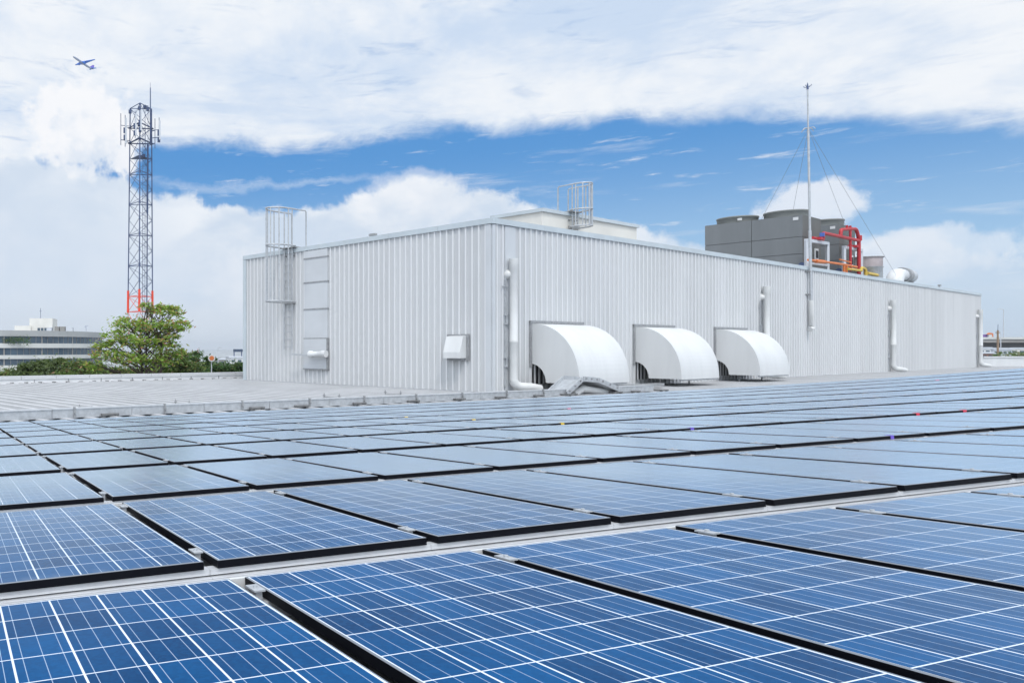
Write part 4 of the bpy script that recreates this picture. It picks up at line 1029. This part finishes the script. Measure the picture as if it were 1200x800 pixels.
mb = MB(); mb.lathe(sp_, [(0, -.06), (.33, -.06), (.33, .06), (0, .06)], 24, sm=False, axis=(0, -1, 0)); obj('disc', mb, M['white'], sg)
mb = MB(); poly = [sp_+Vector((a*.66, -.07, b_*.66)) for a, b_ in ((-.2, -.28), (.2, -.28), (.36, .05), (.2, .26), (0, .33), (-.2, .26), (-.36, .05))]; mb.prism(poly, (0, -.02, 0)); obj('emblem', mb, M['orange'], sg)
mb = MB(); mb.tube([Vector((sp_.x, sY+.2, -11)), sp_+Vector((0, .2, 0))], .06, 6); obj('pole', mb, M['tgrey'], sg)
def thin_pole(label, x_, yt, Y_, r=.08, arm=0, m_='tgrey', name='lamp_post', cat='pole'):
    p_ = px(x_, yt, Y_); t = thing(name, label, cat, Vector((p_.x, Y_, -11)))
    mb = MB(); mb.tube([Vector((p_.x, Y_, -11)), p_], [r*1.3, r*.7], 6); obj('pole', mb, M[m_], t)
    mb = MB(); mb.tube([p_, p_+Vector((arm*.6, 0, .25)), p_+Vector((arm, 0, .2))], r*.6, 5); mb.cbox(p_+Vector((arm*1.1, 0, .18)), (abs(arm)*.4+.15, 0, 0), (0, .2, 0), (0, 0, .12)); obj('lamp_head', mb, M['tgrey'], t)
thin_pole('thin pale lamp post far behind the trees left of the warehouse', 255.5, 408, 210, .12, .8)
thin_pole('slim red-tipped mast above the deep green tree tops', 232, 408.5, 160, .07, .3, 'tred')

# ------------------------------------------------------------------ right edge: viaduct, poles, low town
VY = 190.0; kv = VY/F
vd = thing('viaduct', 'long grey concrete road viaduct at the right edge of the photo', 'viaduct', Vector(((1250-CX)*kv, VY, -11)))
zv = lambda y_: H+(CY-y_)*kv
xa_, xb_ = (1090-CX)*kv, (1700-CX)*kv
mb = MB(); mb.box((xa_, VY, zv(401.3)), (xb_-xa_, 12, 0), (0, 9, 0), (0, 0, zv(397.3)-zv(401.3))); obj('deck', mb, M['conc'], vd)
mb = MB(); mb.box((xa_, VY-.25, zv(397.3)), (xb_-xa_, 12, 0), (0, .4, 0), (0, 0, zv(394.8)-zv(397.3))); obj('side_barrier', mb, M['concw'], vd)
mb = MB()
for q in range(6): mb.box((xa_, VY+1+q*1.5, zv(407.2)), (xb_-xa_, 12, 0), (0, .7, 0), (0, 0, zv(401.3)-zv(407.2)-.02))
obj('girders', mb, M['concd'], vd)
for k_ in range(8):
    x_ = xa_+8+k_*20; mb = MB(); yy = VY+12*(x_-xa_)/(xb_-xa_)
    mb.box((x_, yy+2, -11), (1.6, 0, 0), (0, 4, 0), (0, 0, zv(407.4)+11-1)); mb.box((x_-1, yy+.5, zv(407.3)-1.2), (3.6, 0, 0), (0, 8, 0), (0, 0, 1.15)); obj('pier', mb, M['concd'], vd)
bb_ = billboard('billboard', 'purple and white billboard with an orange crest above the viaduct', 1152, 1161, 391.8, 396.5, 230, mat('board_purple', (.17, .08, .28), .6))
mb = MB(); a, b_ = px(1158.5, 391, 229.6), px(1163.5, 396.5, 229.6); mb.box(Vector((a.x, 229.5, b_.z)), (b_.x-a.x, 0, 0), (0, .4, 0), (0, 0, a.z-b_.z)); obj('white_panel', mb, M['white'], bb_)
mb = MB(); poly = [px(x_, y_, 229.4) for x_, y_ in ((1157, 391.4), (1159, 389.8), (1163.8, 390.2), (1164.4, 394.6), (1163.3, 394.6), (1162.8, 391.6), (1158, 391.8))]; mb.prism(poly, (0, .3, 0)); obj('crest', mb, M['orange'], bb_)
thin_pole('tall street lamp post standing on the viaduct', 1176.2, 363, 196, .13, -1.2, name='street_lamp', cat='street lamp')
thin_pole('short street lamp post beside the wooden pole', 1172.8, 391, 185, .1, -.8, name='street_lamp', cat='street lamp')
wp = px(1169.5, 380, 150); ut = thing('utility_pole', 'brown wooden utility pole in front of the viaduct', 'pole', Vector((wp.x, 150, -11)))
mb = MB(); mb.tube([Vector((wp.x, 150, -11)), px(1169.3, 387, 150)], [.22, .15], 8); obj('shaft', mb, M['wood'], ut)
mb = MB(); mb.tube([px(1169.3, 387, 150), wp], .045, 5); obj('top_spike', mb, M['steelp'], ut)
mb = MB(); mb.bar(px(1166.8, 389.5, 150), px(1171.8, 389.5, 150), .14); obj('crossarm', mb, M['wood'], ut)
block('low_building', 'small white shed with a dark window under the viaduct beside the warehouse', 'building', 1147, 1161, 408.5, 165, 8, M['white'], wins=2)
block('low_building', 'brown low building under the viaduct near the warehouse corner', 'building', 1150, 1164, 414.3, 140, 8, mat('brown_wall', (.22, .12, .09), .8), wins=2)
block('low_building', 'pale grey shed under the viaduct right of the wooden pole', 'building', 1164, 1186, 409.5, 172, 9, M['tgrey'], wins=4)
block('low_building', 'long cream wall building under the viaduct at the right edge', 'building', 1184, 1230, 408.8, 176, 9, M['cream'], wins=5)
for i, (x_, w_, lab) in enumerate(((1178, 11, 'small green tree under the viaduct right of the wooden pole'), (1190, 7, 'small round tree under the viaduct near the right edge'), (1199, 8, 'small green tree under the viaduct at the right edge'))):
    tree('small_tree', lab, 'tree', x_, 130+i*4, [(x_, 415, w_, 4.5), (x_-w_*.5, 417, w_*.6, 4)], M['leafD'], .3, 5, ((0, .1),), 'small trees under the viaduct')

# ------------------------------------------------------------------ airliner
ap = px(97.5, 74.5, 1500.0); fw = Vector((-.62, -.74, .20)).normalized(); rt = Vector((.74, -.66, -.06)); rt = (rt-fw*rt.dot(fw)).normalized(); upv = rt.cross(fw)
if upv.z < 0: upv = -upv
air = thing('airliner', 'small dark blue airliner with a purple tail flying above the lattice tower', 'aeroplane', ap)
f3 = lambda a, b_, c_: ap+fw*a+rt*b_+upv*c_
mb = MB(); mb.tube([f3(a, 0, h) for a, h in ((29, -.6), (28, -.3), (25, 0), (18, 0), (-12, 0), (-20, .6), (-29, 1.8))], [.25, 1.2, 2.0, 2.3, 2.3, 1.6, .4], 14); obj('fuselage', mb, M['planeg'], air)
for e in (-1, 1):
    mb = MB(); mb.prism([f3(8, e*2, -1.2), f3(-3, e*30, 4.2), f3(-5, e*30, 4.2), f3(-2, e*9, 0), f3(-3, e*2, -1.2)], upv*.7); obj('wing', mb, M['plane'], air)
    mb = MB(); mb.tube([f3(7, e*9, -2.6), f3(6, e*9, -2.6), f3(2, e*9, -2.4), f3(1, e*9, -2.2)], [1.3, 1.6, 1.4, .8], 12); obj('engine', mb, M['plane'], air)
    mb = MB(); mb.prism([f3(-21, e*1, 1.5), f3(-27, e*10, 2.4), f3(-29, e*10, 2.4), f3(-27, e*1, 1.5)], upv*.4); obj('tailplane', mb, M['plane'], air)
mb = MB(); mb.prism([f3(-18, -.3, 2), f3(-26, -.3, 10.5), f3(-30, -.3, 10.5), f3(-28, -.3, 2)], rt*.6); obj('tail_fin', mb, M['purple'], air)

# ------------------------------------------------------------------ haze
hm = bpy.data.materials.new('haze_air'); hm.use_nodes = True; hn = hm.node_tree; hn.nodes.clear()
pv = hn.nodes.new('ShaderNodeVolumePrincipled'); pv.inputs['Density'].default_value = HAZE; pv.inputs['Color'].default_value = (.86, .91, .97, 1); pv.inputs['Anisotropy'].default_value = .2
ho = hn.nodes.new('ShaderNodeOutputMaterial'); hn.links.new(pv.outputs[0], ho.inputs['Volume'])
mb = MB(); mb.box((-3300, -1000, -12), (8200, 0, 0), (0, 7100, 0), (0, 0, 62)); tag(obj('haze', mb, hm), kind='stuff')
